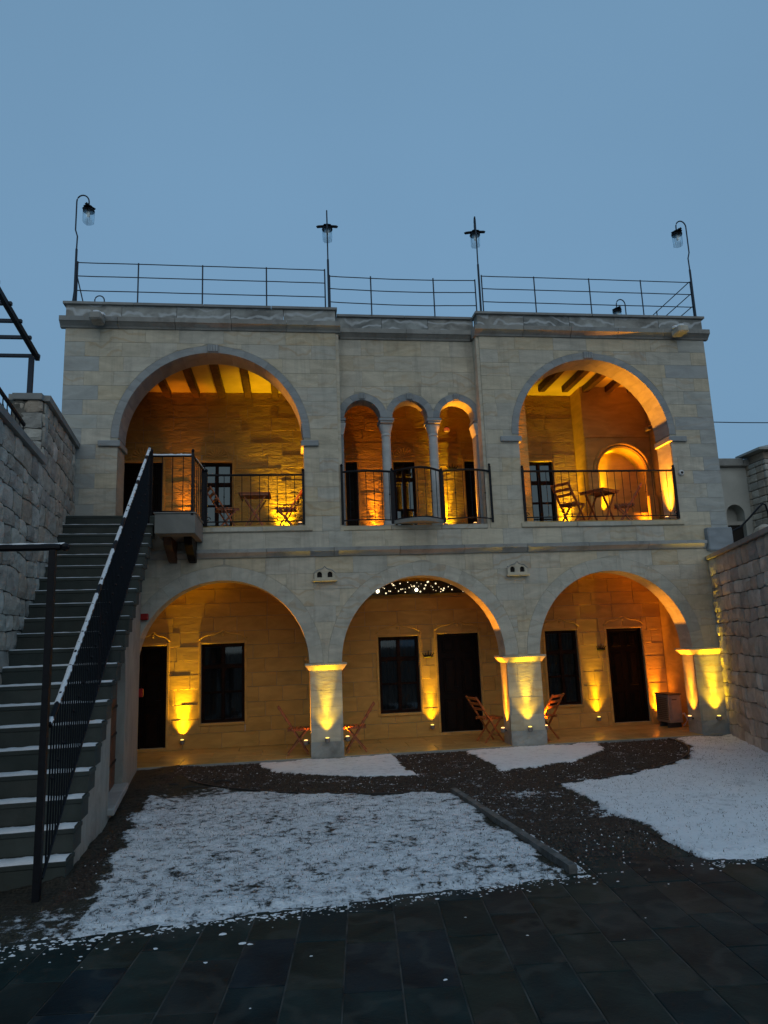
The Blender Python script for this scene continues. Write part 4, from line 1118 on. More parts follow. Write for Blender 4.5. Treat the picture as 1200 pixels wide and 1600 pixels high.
for k in range(8):
    y = DC-DRr+2*DRr*k/8+.004; mb = MB(); 
    def zt_(y): return min(DZ+math.sqrt(max(0, DRr**2-(y-DC)**2)), prof(max(y-.03, 0))-.10)
    y2 = y+2*DRr/8-.010; mb.prism([(y, .2), (y2, .2), (y2, max(.5, zt_(y2))), (y, max(.5, zt_(y)))], -.14, -.174, rnd.random(), mapf=lambda yy, z, x: smw((x, yy, z)), chamfer=.004)
    mb.build('door_plank', M['doorred'], cd)
for z in (.5, .86, 1.22, 1.58, 1.9):
    mb = MB(); mb.box((-.138, DC-DRr+.02, z), (-.125, DC+DRr-.02, z+.03), mat=smw); mb.build('iron_strap', M['iron'], cd)
# fill under the steps
mb = MB(); mb.prism([(.06, -.02), (5.5, -.02), (5.5, 19*STR), (.06, .0)], -.62, -1.7, .5, mapf=lambda y, z, x: sm((x, y, z))); mb.build('stair_core', M['step'], SC)
# landing slab
mb = MB(); mb.cbox((-2.20, -1.10, 3.85), (-1.55, -.015, 4.185), .006, .5); mb.build('landing_slab', M['landing'], SC)
mb = MB(); mb.cbox((-2.22, -1.12, 4.187), (-1.53, -.02, 4.20), .003, .9); mb.build('landing_top', M['cap'], SC)
for (xa, t) in ((-2.12, 'beam'), (-1.78, 'door')):
    mb = MB(); mb.prism([(-.75, 3.848), (-.03, 3.848), (-.03, 3.48), (-.18, 3.50), (-.68, 3.72)], xa, xa+.13, .5, mapf=lambda y, z, x: (x, y, z)); mb.build('corbel', M[t], SC)

# ------------------------------------------------------------------ railings
def finial(mb, p, r=.022): mb.lathe([(.008, 0), (r, r*.6), (r*1.15, r*1.3), (r*.8, r*2.1), (.004, r*2.6)], p, 8)
def railing(name, label, path, zt, zb, spacing=.165, posts='ends', post_h=.06, bal=.007, top=.021, snow=False, scroll=False):
    """path list of (x,y) or (x,y,dz); rail at zt and zb above 0"""
    T = thing(name, label, 'railing', (path[0][0], path[0][1], zb))
    P3 = [Vector((p[0], p[1], p[2] if len(p) > 2 else 0)) for p in path]
    mb = MB(); mb.tube([p+Vector((0, 0, zt)) for p in P3], top, 8); mb.build('handrail', M['iron'], T)
    mb = MB(); mb.tube([p+Vector((0, 0, zb+.05)) for p in P3], .012, 6); mb.build('bottom_rail', M['iron'], T)
    seg = [(P3[i+1]-P3[i]).length for i in range(len(P3)-1)]; Lt = sum(seg)
    def at(s):
        for i, l in enumerate(seg):
            if s <= l or i == len(seg)-1: return P3[i].lerp(P3[i+1], min(s/l, 1))
            s -= l
    n = max(2, round(Lt/spacing)); dup_ok = False
    for k in range(1, n):
        p = at(Lt*k/n); mb = MB(); mb.tube([p+Vector((0, 0, zb+.05)), p+Vector((0, 0, zt-.01))], bal, 5)
        if k % 2 == 0: mb.lathe([(bal, -.02), (bal*2.2, 0), (bal, .02)], (p.x, p.y, (zt+zb)/2+p.z+.05), 6)
        mb.build('baluster', M['iron'], T)
    if posts:
        for p in (P3[0], P3[-1]) if posts == 'ends' else [P3[i] for i in posts]:
            mb = MB(); pw = .075 if name == 'bowed_balcony_railing' and p is not P3[0] and p is not P3[-1] else .045; mb.bar(p+Vector((0, 0, zb-.02)), p+Vector((0, 0, zt+post_h*(.1 if pw > .05 else 1))), pw, pw, up=(1, 0, 0)); finial(mb, (p.x, p.y, zt+p.z+post_h*(.1 if pw > .05 else 1)), .024)
            mb.build('newel_post', M['iron'], T)
    if scroll:
        for (p, s) in ((P3[-1], -1), (P3[0], 1)):
            mb = MB(); mb.tube([(p.x+s*(.03+.05*math.cos(a/4)*(1-a/34)), p.y, zb+.10+.05*math.sin(a/4)*(1-a/34)) for a in range(26)], .008, 5); mb.build('scroll', M['iron'], T)
    if snow:
        mb = MB(); m = int(Lt/.03); vs = []; fs = []
        for i in range(m+1):
            p = at(Lt*i/m); h = top+.012+.016*noise.noise(Vector((i*.35, 0, 3)))+.010*noise.noise(Vector((i*1.1, 5, 3)))
            d = (at(min(Lt, Lt*i/m+.02))-at(max(0, Lt*i/m-.02))); u = Vector((d.y, -d.x, 0)).normalized()*(top*.95+.006*noise.noise(Vector((i*.6, 9, 0))))
            c = p+Vector((0, 0, zt)); g_ = noise.noise(Vector((i*.09, 3, label.__len__()))); h = h if g_ > -.22 else top*.2; u = u*(1 if g_ > -.22 else .3)
            vs += [c-u+Vector((0, 0, top*.3)), c-u*.6+Vector((0, 0, h*.9)), c+u*.6+Vector((0, 0, h*.9)), c+u+Vector((0, 0, top*.3))]
        for i in range(m):
            for k in range(3): fs.append((4*i+k, 4*i+k+1, 4*i+5+k, 4*i+4+k))
        mb.add(vs, fs); mb.build('rail_snow', M['snow'], T, smooth=True)
    return T
railing('balcony_railing', 'black iron railing across the left upper arch', [(-1.50, -.02), (.26, -.02)], 5.09, 4.17, scroll=True)
railing('balcony_railing', 'black iron railing across the right upper arch', [(4.49, -.02), (7.62, -.02)], 5.13, 4.17, .16, scroll=True)
# bowed middle railing: three bays
T = railing('bowed_balcony_railing', 'black iron railing bowed outward in three bays before small arches',
    [(.98, .0)]+[(.98+.95*k/8, .0-.10*math.sin(math.pi*k/8)) for k in range(1, 8)]+[(1.93, -.02)]
    +[(1.93+.95*k/10, -.02-.34*math.sin(math.pi*k/10)) for k in range(1, 10)]+[(2.88, -.02)]
    +[(2.88+.96*k/8, -.02-.14*math.sin(math.pi*k/8)) for k in range(1, 8)]+[(3.84, .0)], 5.14, 4.16, .15, posts=[0, 8, 18, 26], post_h=.10)
mb = MB(); pts = [(1.93+.95*k/12, -.05-.34*math.sin(math.pi*k/12)) for k in range(13)]
n = len(pts); mb.add([(x, y, 4.125) for x, y in pts]+[(x, y, 4.195) for x, y in pts], [tuple(range(n)), tuple(range(2*n-1, n-1, -1))]+[(k, (k+1) % n, n+(k+1) % n, n+k) for k in range(n)], .5)
mb.build('balcony_plate', M['landing'], T)
# stairs
railing('stair_railing', 'black iron stair handrail with a line of snow on top', [(-2.02, -6.48, .0), (-2.30, -1.12, 3.92)], 1.36, .12, .105, posts=[1], bal=.0085, top=.024, snow=True, post_h=-.02)
railing('landing_railing', 'black iron railing round the landing at the stair top', [(-2.27, -1.08), (-1.60, -1.08), (-1.54, -.04)], 5.17, 4.17, .17, posts=[0, 1, 2], snow=True)
# tall frame at the stair foot
T = thing('iron_gate_frame', 'tall black iron post with snow topped crossbar at the stair foot', 'post', (-2.04, -6.52, 0))
mb = MB(); mb.bar((-2.045, -6.52, -.02), (-2.045, -6.52, 2.84), .055, .055, up=(1, 0, 0)); mb.build('post', M['iron'], T)
mb = MB(); mb.tube([(-3.1, -6.52, 2.865), (-1.98, -6.52, 2.865)], .032, 8); mb.build('crossbar', M['iron'], T)
mb = MB(); mb.lathe([(.01, -.035), (.035, -.02), (.04, 0), (.035, .02), (.01, .035)], (-1.945, -6.52, 2.865), 10); mb.build('finial', M['iron'], T)
mb = MB(); m = 40; vs = []; fs = []
for i in range(m+1):
    x = -3.1+1.15*i/m; h = .036+.008*noise.noise(Vector((x*8, 0, 0)))
    vs += [(x, -6.54, 2.885), (x, -6.528, 2.865+h), (x, -6.512, 2.865+h), (x, -6.50, 2.885)]
for i in range(m):
    for k in range(3): fs.append((4*i+k, 4*i+k+1, 4*i+5+k, 4*i+4+k))
mb.add(vs, fs); mb.build('bar_snow', M['snow'], T)

# roof railing
RF = thing('roof_railing', 'thin three bar metal railing along the roof parapet', 'railing', (2.2, .12, 8.45))
def rr_seg(xs, y, zt, lv, zb=8.44, bow=0):
    for z in lv:
        mb = MB(); n = 14; pts = []
        for k in range(n+1):
            u = k/n; pts.append((xs[0]+(xs[-1]-xs[0])*u, y, z-bow*math.sin(math.pi*u)+.006*noise.noise(Vector((u*7, z, 1)))))
        mb.tube(pts, .011, 6); mb.build('rail', M['galv'], RF)
    for x in xs:
        mb = MB(); mb.tube([(x, y, zb), (x, y, zt+.02)], .014, 6); mb.build('rail_post', M['galv'], RF)
rr_seg((-3.95, -2.83, -1.62, -.39, .76), .12, 9.33, (9.33, 9.05, 8.75))
rr_seg((.86, 1.69, 2.98, 3.86), .20, 9.25, (9.25, 8.98, 8.69), bow=.03)
rr_seg((3.98, 5.10, 6.30, 7.45, 8.58), .12, 9.31, (9.31, 9.03, 8.74))
for x in (8.56,):
    for z in (9.32, 9.04, 8.75):
        mb = MB(); mb.tube([(x, .12, z), (x, 5.7, z)], .011, 6); mb.build('rail', M['galv'], RF)
    for y in (1.5, 2.9, 4.3, 5.7):
        mb = MB(); mb.tube([(x, y, 8.40), (x, y, 9.34)], .014, 6); mb.build('rail_post', M['galv'], RF)

for dx in (-.10, .14):
    mb = MB(); mb.tube([(-3.97, .14, 9.1), (-3.97+dx, .25, 8.44)], .012, 5); mb.build('brace', M['galv'], RF)
# ------------------------------------------------------------------ roof lamps
def roof_lamp(label, x, y, z0, h, ang, wide=False, group='gooseneck lanterns on the roof edge'):
    """ang: direction of the hook"""
    T = thing('roof_lantern', label, 'lantern', (x, y, z0), group)
    dx, dy = math.cos(ang), math.sin(ang)
    mb = MB(); k = -.035
    pts = [(x, y, z0), (x-.0, y, z0+h*.50), (x, y, z0+h*.51), (x+.005*dx, y, z0+h*.62), (x+k*dx, y+k*dy, z0+h*.68), (x+k*dx, y+k*dy, z0+h*.86), (x+k*dx, y+k*dy, z0+h*.90+.06)]
    ra = .115; cxh = x+k*dx+ra*dx; cyh = y+k*dy+ra*dy
    for a in range(0, 11): 
        t = math.pi*a/10; pts.append((cxh-ra*dx*math.cos(t), cyh-ra*dy*math.cos(t), z0+h*.90+.10+ra*1.25*math.sin(t)))
    lx, ly = cxh+ra*dx, cyh+ra*dy; zz = z0+h*.90+.02; pts.append((lx, ly, zz))
    mb.tube(pts, [.022, .022]+[.014]*(len(pts)-2), 7); mb.build('pole', M['galv'], T)
    mb = MB(); n = 24; vs = []; fs = []
    rr = .115
    prof = [(.02, .0), (.055, -.01), (rr*.75, -.035), (rr, -.055), (rr*.9, -.07), (.075, -.065)]
    for (r, z) in prof:
        for q in range(n):
            a = 2*math.pi*q/n; f = 1+(.13*math.cos(6*a) if r > .06 else 0); vs.append((lx+r*f*math.cos(a), ly+r*f*math.sin(a), zz+z))
    for i in range(len(prof)-1):
        for q in range(n): fs.append((i*n+q, i*n+(q+1) % n, (i+1)*n+(q+1) % n, (i+1)*n+q))
    fs.append(tuple(range(n))); mb.add(vs, fs)
    mb.lathe([(.108, -.125), (.112, -.115), (.10, -.09), (.08, -.06)], (lx, ly, zz), 14)
    px_, py_ = (-dy, dx)
    for sg in (-1, 1):
        L_ = .20 if wide else .15
        mb.bar((lx+sg*px_*.06, ly+sg*py_*.06, zz-.04), (lx+sg*px_*L_, ly+sg*py_*L_, zz-.050), .07, .022)
        mb.tube([(lx+sg*px_*(L_-.01), ly+sg*py_*(L_-.01), zz-.06), (lx+sg*px_*(L_+.02), ly+sg*py_*(L_+.02), zz-.035)], [.026, .010], 6)
    mb.build('lantern_cap', M['iron'], T)
    mb = MB(); mb.lathe([(.085, -.37), (.098, -.36), (.104, -.25), (.104, -.12)], (lx, ly, zz), 14); mb.build('glass_jar', M['glass_lamp'], T, smooth=True)
    mb = MB(); mb.lathe([(.004, -.245), (.022, -.23), (.026, -.20), (.016, -.17), (.018, -.12)], (lx, ly, zz), 10); mb.build('bulb', M['white'], T)
    mb = MB()
    for q in range(4):
        a = q*math.pi/2+.5; mb.tube([(lx+.107*math.cos(a), ly+.107*math.sin(a), zz-.12), (lx+.10*math.cos(a), ly+.10*math.sin(a), zz-.37)], .0025, 4)
    mb.build('cage', M['iron'], T)
    return T
roof_lamp('leftmost roof lantern, hook curving right, above the stair corner', -3.98, .10, 8.45, 2.28, 0)
roof_lamp('roof lantern on the left block edge, broad cap seen head on', .83, .10, 8.45, 2.20, math.pi/2-.07, True)
roof_lamp('roof lantern at the right block edge, broad cap, left of three bars', 3.92, .10, 8.45, 2.20, R(80), True)
roof_lamp('rightmost roof lantern, hook curving left over the roof corner', 8.60, .10, 8.45, 2.28, math.pi)
roof_lamp('roof lantern on the far side, only its top showing by right corner', 8.30, 2.5, 8.2, 1.88, math.pi)
T = thing('roof_hoop', 'small metal hoop sticking up behind the left parapet', 'hoop', (-4.0, 2.1, 8.4)); mb = MB()
mb.tube([(-4.16, 2.1, 8.3)]+[(-4.06-.1*math.cos(math.pi*k/12), 2.1, 9.56+.11*math.sin(math.pi*k/12)) for k in range(13)]+[(-3.96, 2.1, 8.3)], .014, 6); mb.build('hoop_tube', M['galv'], T)

# ------------------------------------------------------------------ furniture
def folding_chair(label, x, y, z, rz, group):
    T = thing('folding_chair', label, 'chair', (x, y, z), group)
    def part(name, f):
        mb = MB(); f(mb)
        c, s = math.cos(rz), math.sin(rz); mb.v = [(x+p[0]*c-p[1]*s, y+p[0]*s+p[1]*c, z+p[2]) for p in mb.v]
        return mb.build(name, M['chairwood'], T)
    hw = .20
    for sgn in (-1, 1):      # faces +x; long leg: back top (-x) to front foot (+x)
        part('back_leg', lambda m, s=sgn: m.bar((-.36, s*hw, .84), (.17, s*hw, .0), .022, .042, up=(0, 1, 0)))
        part('front_leg', lambda m, s=sgn: m.bar((-.20, s*(hw-.03), .0), (.17, s*(hw-.03), .44), .022, .038, up=(0, 1, 0)))
    for k in range(6): part('seat_slat', lambda m, k=k: m.cbox((-.19+.068*k, -hw+.012, .435), (-.19+.068*k+.050, hw-.012, .452), .004))
    part('seat_frame', lambda m: (m.box((-.20, -hw+.035, .405), (.21, -hw+.057, .434)), m.box((-.20, hw-.057, .405), (.21, hw-.035, .434))))
    for k in range(3):
        u = .04+.12*k; part('back_slat', lambda m, u=u: m.bar((-.36+.53*u-.018, -hw, .84-.84*u), (-.36+.53*u-.018, hw, .84-.84*u), .012, .055, up=(.53, 0, -.84)))
    part('cross_bar', lambda m: m.tube([(.10, -hw, .11), (.10, hw, .11)], .010, 6))
    return T
def folding_table(label, x, y, z, rz, group):
    T = thing('folding_table', label, 'table', (x, y, z), group); c, s = math.cos(rz), math.sin(rz)
    def part(name, f):
        mb = MB(); f(mb); mb.v = [(x+p[0]*c-p[1]*s, y+p[0]*s+p[1]*c, z+p[2]) for p in mb.v]; return mb.build(name, M['chairwood'], T)
    for k in range(7): part('table_slat', lambda m, k=k: m.cbox((-.30, -.30+.088*k, .705), (.30, -.30+.088*k+.072, .722), .004))
    part('table_frame', lambda m: (m.box((-.27, -.28, .66), (-.245, .28, .704)), m.box((.245, -.28, .66), (.27, .28, .704)), m.box((-.244, -.28, .665), (.244, -.255, .703))))
    for sgn in (-1, 1):
        part('table_leg', lambda m, q=sgn: m.bar((-.22, q*.22, .0), (.20, q*.22, .66), .022, .040, up=(0, 1, 0)))
        part('table_leg', lambda m, q=sgn: m.bar((.22, q*.19, .0), (-.20, q*.19, .66), .022, .040, up=(0, 1, 0)))
    return T
G1 = 'wooden folding chairs on the ground floor'; G2 = 'wooden folding chairs upstairs'
folding_chair('wooden folding chair on the stair side of the first lit pillar', .11, .52, .054, 0, G1)
folding_chair('wooden folding chair leaning back from the first pillar inside middle arch', 1.13, .42, .054, math.pi-.08, G1)
folding_chair('wooden folding chair before the dark middle door, beside second pillar', 3.72, .70, .054, .22, G1)
folding_chair('wooden folding chair showing back slats under the right arch window', 4.72, .50, .054, math.pi*.72, G1)
folding_chair('wooden folding chair before the left upper window', -1.20, .75, ZF+.004, .30, G2)
folding_chair('wooden folding chair lit orange beside the left balcony corner', -.06, .75, ZF+.004, math.pi-.05, G2)
folding_table('slatted folding table behind the left balcony railing', -.66, .75, ZF+.004, 0, 'folding tables upstairs')
folding_chair('dark folding chair to the left of the right balcony table', 5.72, .65, ZF+.004, .55, G2)
folding_table('folding table behind the right balcony railing', 6.36, .72, ZF+.004, .55, 'folding tables upstairs')
folding_chair('dark folding chair to the right of the right balcony table', 6.93, .80, ZF+.004, math.pi*.86, G2)

# ------------------------------------------------------------------ small fixtures
def birdhouse(x, z):
    T = thing('stone_birdhouse', ('stone birdhouse plaque with two holes, between first and second arches' if x < 2 else 'stone birdhouse plaque with two holes, between second and third arches'), 'birdhouse', (x, 0, z), 'stone birdhouses')
    mb = MB(); w = .19
    poly = [(x-w, z+.02), (x+w, z+.02), (x+w, z+.14), (x+w*.7, z+.185), (x+w*.2, z+.21), (x, z+.255), (x-w*.2, z+.21), (x-w*.7, z+.185), (x-w, z+.14)]
    # body as frame pieces round two arched holes
    hb, ht, hw = z+.055, z+.115, .045
    cs_ = (x-.095, x+.095)
    xs = sorted(set([x-w, x+w, x]+[c+hw*math.cos(math.pi*k/8) for c in cs_ for k in range(9)]))
    def roof(xx):
        pts = sorted(poly[2:]+[]); 
        for (a, za), (b, zb) in zip(pts[:-1], pts[1:]):
            if a <= xx <= b and b > a: return za+(zb-za)*(xx-a)/(b-a)
        return z+.14
    for a, b in zip(xs[:-1], xs[1:]):
        if b-a < 1e-6: continue
        m = (a+b)/2; c = next((q for q in cs_ if abs(m-q) < hw), None)
        if c is None: mb.prism([(a, z+.02), (b, z+.02), (b, roof(b)), (a, roof(a))], -.06, -.018)
        else:
            f = lambda q: ht+math.sqrt(max(0, hw*hw-(q-c)**2))
            mb.prism([(a, z+.02), (b, z+.02), (b, hb), (a, hb)], -.06, -.018); mb.prism([(a, f(a)), (b, f(b)), (b, roof(b)), (a, roof(a))], -.06, -.018)
    mb.build('plaque', M['ashlar'], T)
    mb = MB(); mb.box((x-w+.01, -.0175, z+.03), (x+w-.01, -.0155, z+.17)); mb.build('hole_shade_sheet', M['dark'], T)  # near black sheet paints the shade inside both holes
    mb = MB(); mb.cbox((x-w-.03, -.10, z-.02), (x+w+.03, -.018, z+.018), .006, .6); mb.build('ledge', M['ashlar'], T)
    mb = MB(); mb.tube([(x-w-.01, -.062, z+.13), (x-w*.7, -.062, z+.19), (x-w*.2, -.062, z+.215), (x, -.062, z+.26), (x+w*.2, -.062, z+.215), (x+w*.7, -.062, z+.19), (x+w+.01, -.062, z+.13)], .010, 6); mb.build('hood', M['cornice'], T)
birdhouse(.62, 3.11); birdhouse(4.24, 3.12)

def dome_cam(label, x, y, z):
    T = thing('security_camera', label, 'camera', (x, y, z)); mb = MB()
    mb.lathe([(.055, 0), (.06, .012), (.055, .03), (.045, .045)], (0, 0, 0), 16); mb.v = [(x+p[0], y-p[2], z+p[1]) for p in mb.v]; mb.build('housing', M['white'], T)
    mb = MB(); mb.lathe([(.028, .04), (.027, .052), (.018, .063), (.004, .068)], (0, 0, 0), 14); mb.v = [(x+p[0], y-p[2], z+p[1]) for p in mb.v]; mb.build('lens', M['black'], T)
dome_cam('white round security camera beside the right upper arch', 7.78, -.015, 5.08)
T = thing('security_camera', 'small dark security camera high inside the right upper arch', 'camera', (8.25, 1.95, 6.62)); mb = MB(); mb.cbox((8.20, 1.82, 6.56), (8.29, 1.98, 6.64), .01); mb.build('housing', M['ac'], T)
T = thing('fire_alarm', 'red fire alarm sounder by the staircase side of left arch', 'alarm', (-2.55, -.05, 2.55)); mb = MB(); mb.cbox((-2.60, -.10, 2.50), (-2.46, -.016, 2.61), .012); mb.build('sounder', M['red'], T)
T = thing('fire_call_point', 'small red box low beside the left arch', 'alarm', (-2.62, -.03, 1.2)); mb = MB(); mb.cbox((-2.60, -.07, 1.20), (-2.52, -.016, 1.34), .008); mb.build('box', M['red'], T)
T = thing('red_lamp', 'small glowing red lamp on the wall inside the third small arch', 'lamp', (3.62, 2.5, 6.75)); mb = MB(); mb.lathe([(.02, -.06), (.06, -.045), (.07, 0), (.05, .04)], (3.63, 2.50, 6.76), 12); mb.build('lamp_shade', M['redglow'], T)
mb = MB(); mb.lathe([(.055, .04), (.06, .05), (.02, .07)], (3.63, 2.50, 6.76), 12); mb.bar((3.63, 2.50, 6.81), (3.63, 2.595, 6.81), .02, .02); mb.build('bracket', M['iron'], T)

def wall_shelf(label, x, z, y, w=.24):
    T = thing('crown_wall_hook', label, 'wall hook', (x, y, z)); mb = MB(); mb.cbox((x-w/2*.8, y-.10, z-.05), (x+w/2*.8, y-.012, z+.0), .012)
    for k in range(5):
        u = -1+.5*k; hh = .10 if k == 2 else .05; mb.tube([(x+u*w/2*.75, y-.05, z), (x+u*w/2*1.0, y-.07, z+hh*.6), (x+u*w/2*.9, y-.08, z+hh)], [.012, .010, .004], 5)
    mb.build('hook_body', M['iron'], T)
wall_shelf('dark crown shaped hook between middle window and door', 2.82, 1.68, YB); wall_shelf('dark crown shaped hook between right window and door', 6.60, 1.68, YB, .20)
wall_shelf('dark ornament on the wall behind the bowed railing', 3.72, 5.86, YU, .26)

# AC unit
T = thing('air_conditioner', 'grey outdoor air conditioner box in the right arch corner', 'air conditioner', (7.75, 1.3, .05))
mb = MB(); mb.cbox((7.56, 1.04, .15), (7.84, 1.56, .70), .012); mb.build('casing', M['ac'], T)
mb = MB(); mb.cbox((7.55, 1.02, .702), (7.85, 1.58, .722), .006); mb.build('lid', M['acdark'], T)
mb = MB(); mb.cbox((7.60, 1.026, .20), (7.80, 1.038, .66), .006); mb.build('service_panel', M['ac'], T)
mb = MB(); mb.box((7.63, 1.019, .60), (7.73, 1.024, .62)); mb.build('badge', M['black'], T)
mb = MB()
for k in range(12): mb.box((7.545, 1.10, .21+.038*k), (7.558, 1.50, .222+.038*k))
mb.build('grille', M['acdark'], T)
for yy in (1.12, 1.44):
    mb = MB(); mb.cbox((7.56, yy, .055), (7.84, yy+.06, .149), .006); mb.build('foot', M['acdark'], T)
mb = MB(); mb.tube([(7.82, 1.15, .3), (7.92, 1.12, .32), (7.97, 1.1, .2), (7.96, 1.2, .10), (7.90, 1.15, .08)], .018, 6); mb.build('pipe', M['white'], T)
T = thing('small_wall_box', 'small dark switch box on the third pillar edge', 'box', (8.3, -.1, 1.5)); mb = MB(); mb.cbox((8.20, -.05, 1.30), (8.27, -.016, 1.52), .006); mb.build('box', M['black'], T)

# fairy light panel behind the middle arch top
T = thing('fairy_light_panel', 'dark strip dotted with tiny warm fairy lights under the middle arch', 'fairy lights', (2.7, 1.85, 3.1))
mb = MB(); mb.cbox((1.20, 1.83, 2.95), (4.15, 1.90, 3.22), .006); mb.build('strip_panel', M['dark'], T)
bm_ = None; r2 = random.Random(21)
mb = MB(); mb.lathe([(.001, -.010), (.009, -.004), (.009, .004), (.001, .010)], (0, 0, 0), 6); proto = mb.build('bulb', M['bulb'], T)
mesh = proto.data
spots_ = [(1.35+2.7*(k+.5)/78+r2.uniform(-.02, .02), 2.97+.23*r2.random()) for k in range(78)]
for k, (x, z) in enumerate(spots_):
    if k == 0: o = proto
    else: o = bpy.data.objects.new('bulb', mesh); col.objects.link(o); o.parent = T; o.matrix_parent_inverse = parent_mw(T).inverted()
    o.location = (x, 1.818, z); s = r2.choice((.7, 1, 1.3, 1.8)); o.scale = (s, s, s)
for (x, z) in ((1.80, 3.02), (2.62, 3.03)):
    mb = MB(); mb.lathe([(.004, -.035), (.028, -.018), (.034, 0), (.026, .02), (.008, .035)], (x, 1.78, z), 12); mb.build('round_bulb', M['bulb_big'], T, smooth=True)

# ------------------------------------------------------------------ wall spotlights with their own light
YEL = (1.0, .61, .008); ORG = (1.0, .32, .010); SPILL = .12
def spotlight(label, x, y, z, energy, colr, tilt=(0, 0), size=30, lens='lens_y', group='wall spotlights', blend=1.0, wallside=(0, 1), off=.075):
    """fixture fixed to a wall that lies in direction wallside; light thrown straight up"""
    T = thing('wall_spotlight', label, 'spotlight', (x, y, z), group)
    wx, wy = wallside; px, py = x-wx*off, y-wy*off
    mb = MB()
    vs = MB(); mb.lathe([(.034, 0), (.042, .012), (.045, .07), (.038, .078)], (px, py, z-.07), 14); mb.build('housing', M['ac'], T)
    mb = MB(); mb.bar((px, py, z-.035), (x-wx*.012, y-wy*.012, z-.035), .05, .03); mb.build('bracket', M['acdark'], T)
    mb = MB(); mb.lathe([(.034, 0), (.030, .010), (.012, .014)], (px, py, z+.009), 14); mb.build('lens', M[lens], T, smooth=True)
    for (nm, pw, sz, tl) in (('beam', energy, size, 1.5), ('spill', energy*SPILL, 86, 3)):
        ld = bpy.data.lights.new(nm, 'SPOT'); ld.energy = pw; ld.color = colr; ld.spot_size = R(sz); ld.spot_blend = blend; ld.shadow_soft_size = .03
        lo = bpy.data.objects.new(nm, ld); col.objects.link(lo); lo.location = (px, py, z+.045)
        d = Vector((wx*math.tan(R(tl))+tilt[0], wy*math.tan(R(tl))+tilt[1], 1)).normalized()
        lo.rotation_euler = (-d).to_track_quat('Z', 'Y').to_euler()
        put(lo, T)
    return T
EY, EO = 330, 540
spotlight('yellow spotlight between the left door and left window', -2.13, YB-.02, .24, EY*2.4, YEL, size=40)
spotlight('yellow spotlight between the middle window and middle door', 2.83, YB-.02, .27, EY, YEL)
spotlight('yellow spotlight between the right window and right door', 6.40, YB-.02, .25, EY, YEL)
spotlight('yellow spotlight on the front of the first pillar', .60, -.03, .36, EY*.9, YEL)
spotlight('yellow spotlight on the front of the second pillar', 4.25, -.03, .36, EY*.9, YEL)
spotlight('yellow spotlight on the last pillar beside the rubble wall', 7.92, -.03, .37, EY*1.3, YEL)
spotlight('orange spotlight on the stair side of the first pillar', .31, .21, .30, EO, ORG, wallside=(1, 0), lens='lens_o')
spotlight('orange spotlight on the middle arch side of the first pillar', .90, .21, .33, EO, ORG, wallside=(-1, 0), lens='lens_o')
spotlight('orange spotlight on the middle arch side of the second pillar', 3.91, .21, .33, EO*1.3, ORG, wallside=(1, 0), lens='lens_o')
spotlight('orange spotlight on the right arch side of the second pillar', 4.585, .21, .33, EO, ORG, wallside=(-1, 0), lens='lens_o')
spotlight('orange spotlight on the inner side of the last pillar', 7.59, .21, .36, EO*1.3, ORG, wallside=(1, 0), lens='lens_o')
spotlight('orange spotlight low behind the air conditioner', 7.74, YB-.02, .20, EO*1.2, ORG, lens='lens_o')
spotlight('orange spotlight in the corner right of the air conditioner', 8.03, .75, .30, EO*1.2, ORG, wallside=(1, 0), lens='lens_o')
# upstairs
z = ZF+.08
spotlight('orange spotlight between the upper left door and window', -2.25, YU-.02, z, EO*.6, ORG, lens='lens_o')
spotlight('yellow spotlight in the right corner of the left loggia', -.12, YU-.02, z, EY*1.8, YEL, size=64)
spotlight('orange spotlight on the right jamb of the left upper arch', .27, .28, z, EO*1.1, ORG, wallside=(1, 0), lens='lens_o')
spotlight('orange spotlight behind the first bay of the bowed railing', 1.88, YU-.02, z, EO*.9, ORG, lens='lens_o')
spotlight('yellow spotlight behind the third bay of the bowed railing', 3.50, YU-.02, z, EY*2.4, YEL)
spotlight('orange spotlight beside the second slim column', 2.99, .62, z, EO*1.6, ORG, wallside=(-1, 0), lens='lens_o')
spotlight('orange spotlight beside the right half column', 3.74, .62, z, EO*1.6, ORG, wallside=(1, 0), lens='lens_o')
spotlight('yellow spotlight right of the right loggia window', 6.36, YU-.02, z, EY*1.4, YEL, size=50)
spotlight('yellow spotlight at the left of the lit niche', 7.22, YN+.42, ZF+.52, EY*2.2, YEL)
spotlight('orange spotlight under the niche edge by the pedestal', 7.98, YN-.02, z, EO*1.0, ORG, lens='lens_o')
spotlight('orange spotlight on the right jamb of the right upper arch', 7.62, .28, z, EO*2.3, ORG, wallside=(1, 0), lens='lens_o', size=54)
spotlight('orange spotlight on the left jamb of the right upper arch', 4.50, .28, z, EO*.9, ORG, wallside=(-1, 0), lens='lens_o')

# ------------------------------------------------------------------ pergola and railing on the left terrace
T = thing('metal_pergola', 'black steel pergola frame on the left terrace', 'pergola', (-3.78, -2.4, 5.69))
mb = MB(); mb.bar((-3.78, -2.42, 5.68), (-3.78, -2.42, 6.34), .065, .065, up=(1, 0, 0)); mb.build('post', M['galv'], T)
mb = MB(); mb.bar((-3.75, -2.25, 6.38), (-3.75, -5.6, 7.03), .06, .08); mb.build('beam', M['iron'], T)
for k, y in enumerate((-2.32, -2.70, -3.08, -3.46, -3.9, -4.4)):
    zz = 6.38-(y+2.25)*.194; mb = MB(); mb.bar((-3.70, y, zz+.05-.05*(k == 0)), (-7.5, y, zz+.05-.05*(k == 0)), .05, .045); mb.build('rafter', M['galv'], T)
mb = MB(); mb.bar((-7.2, -2.42, 4.45), (-7.2, -2.42, 6.36), .065, .065, up=(1, 0, 0)); mb.build('post', M['galv'], T)
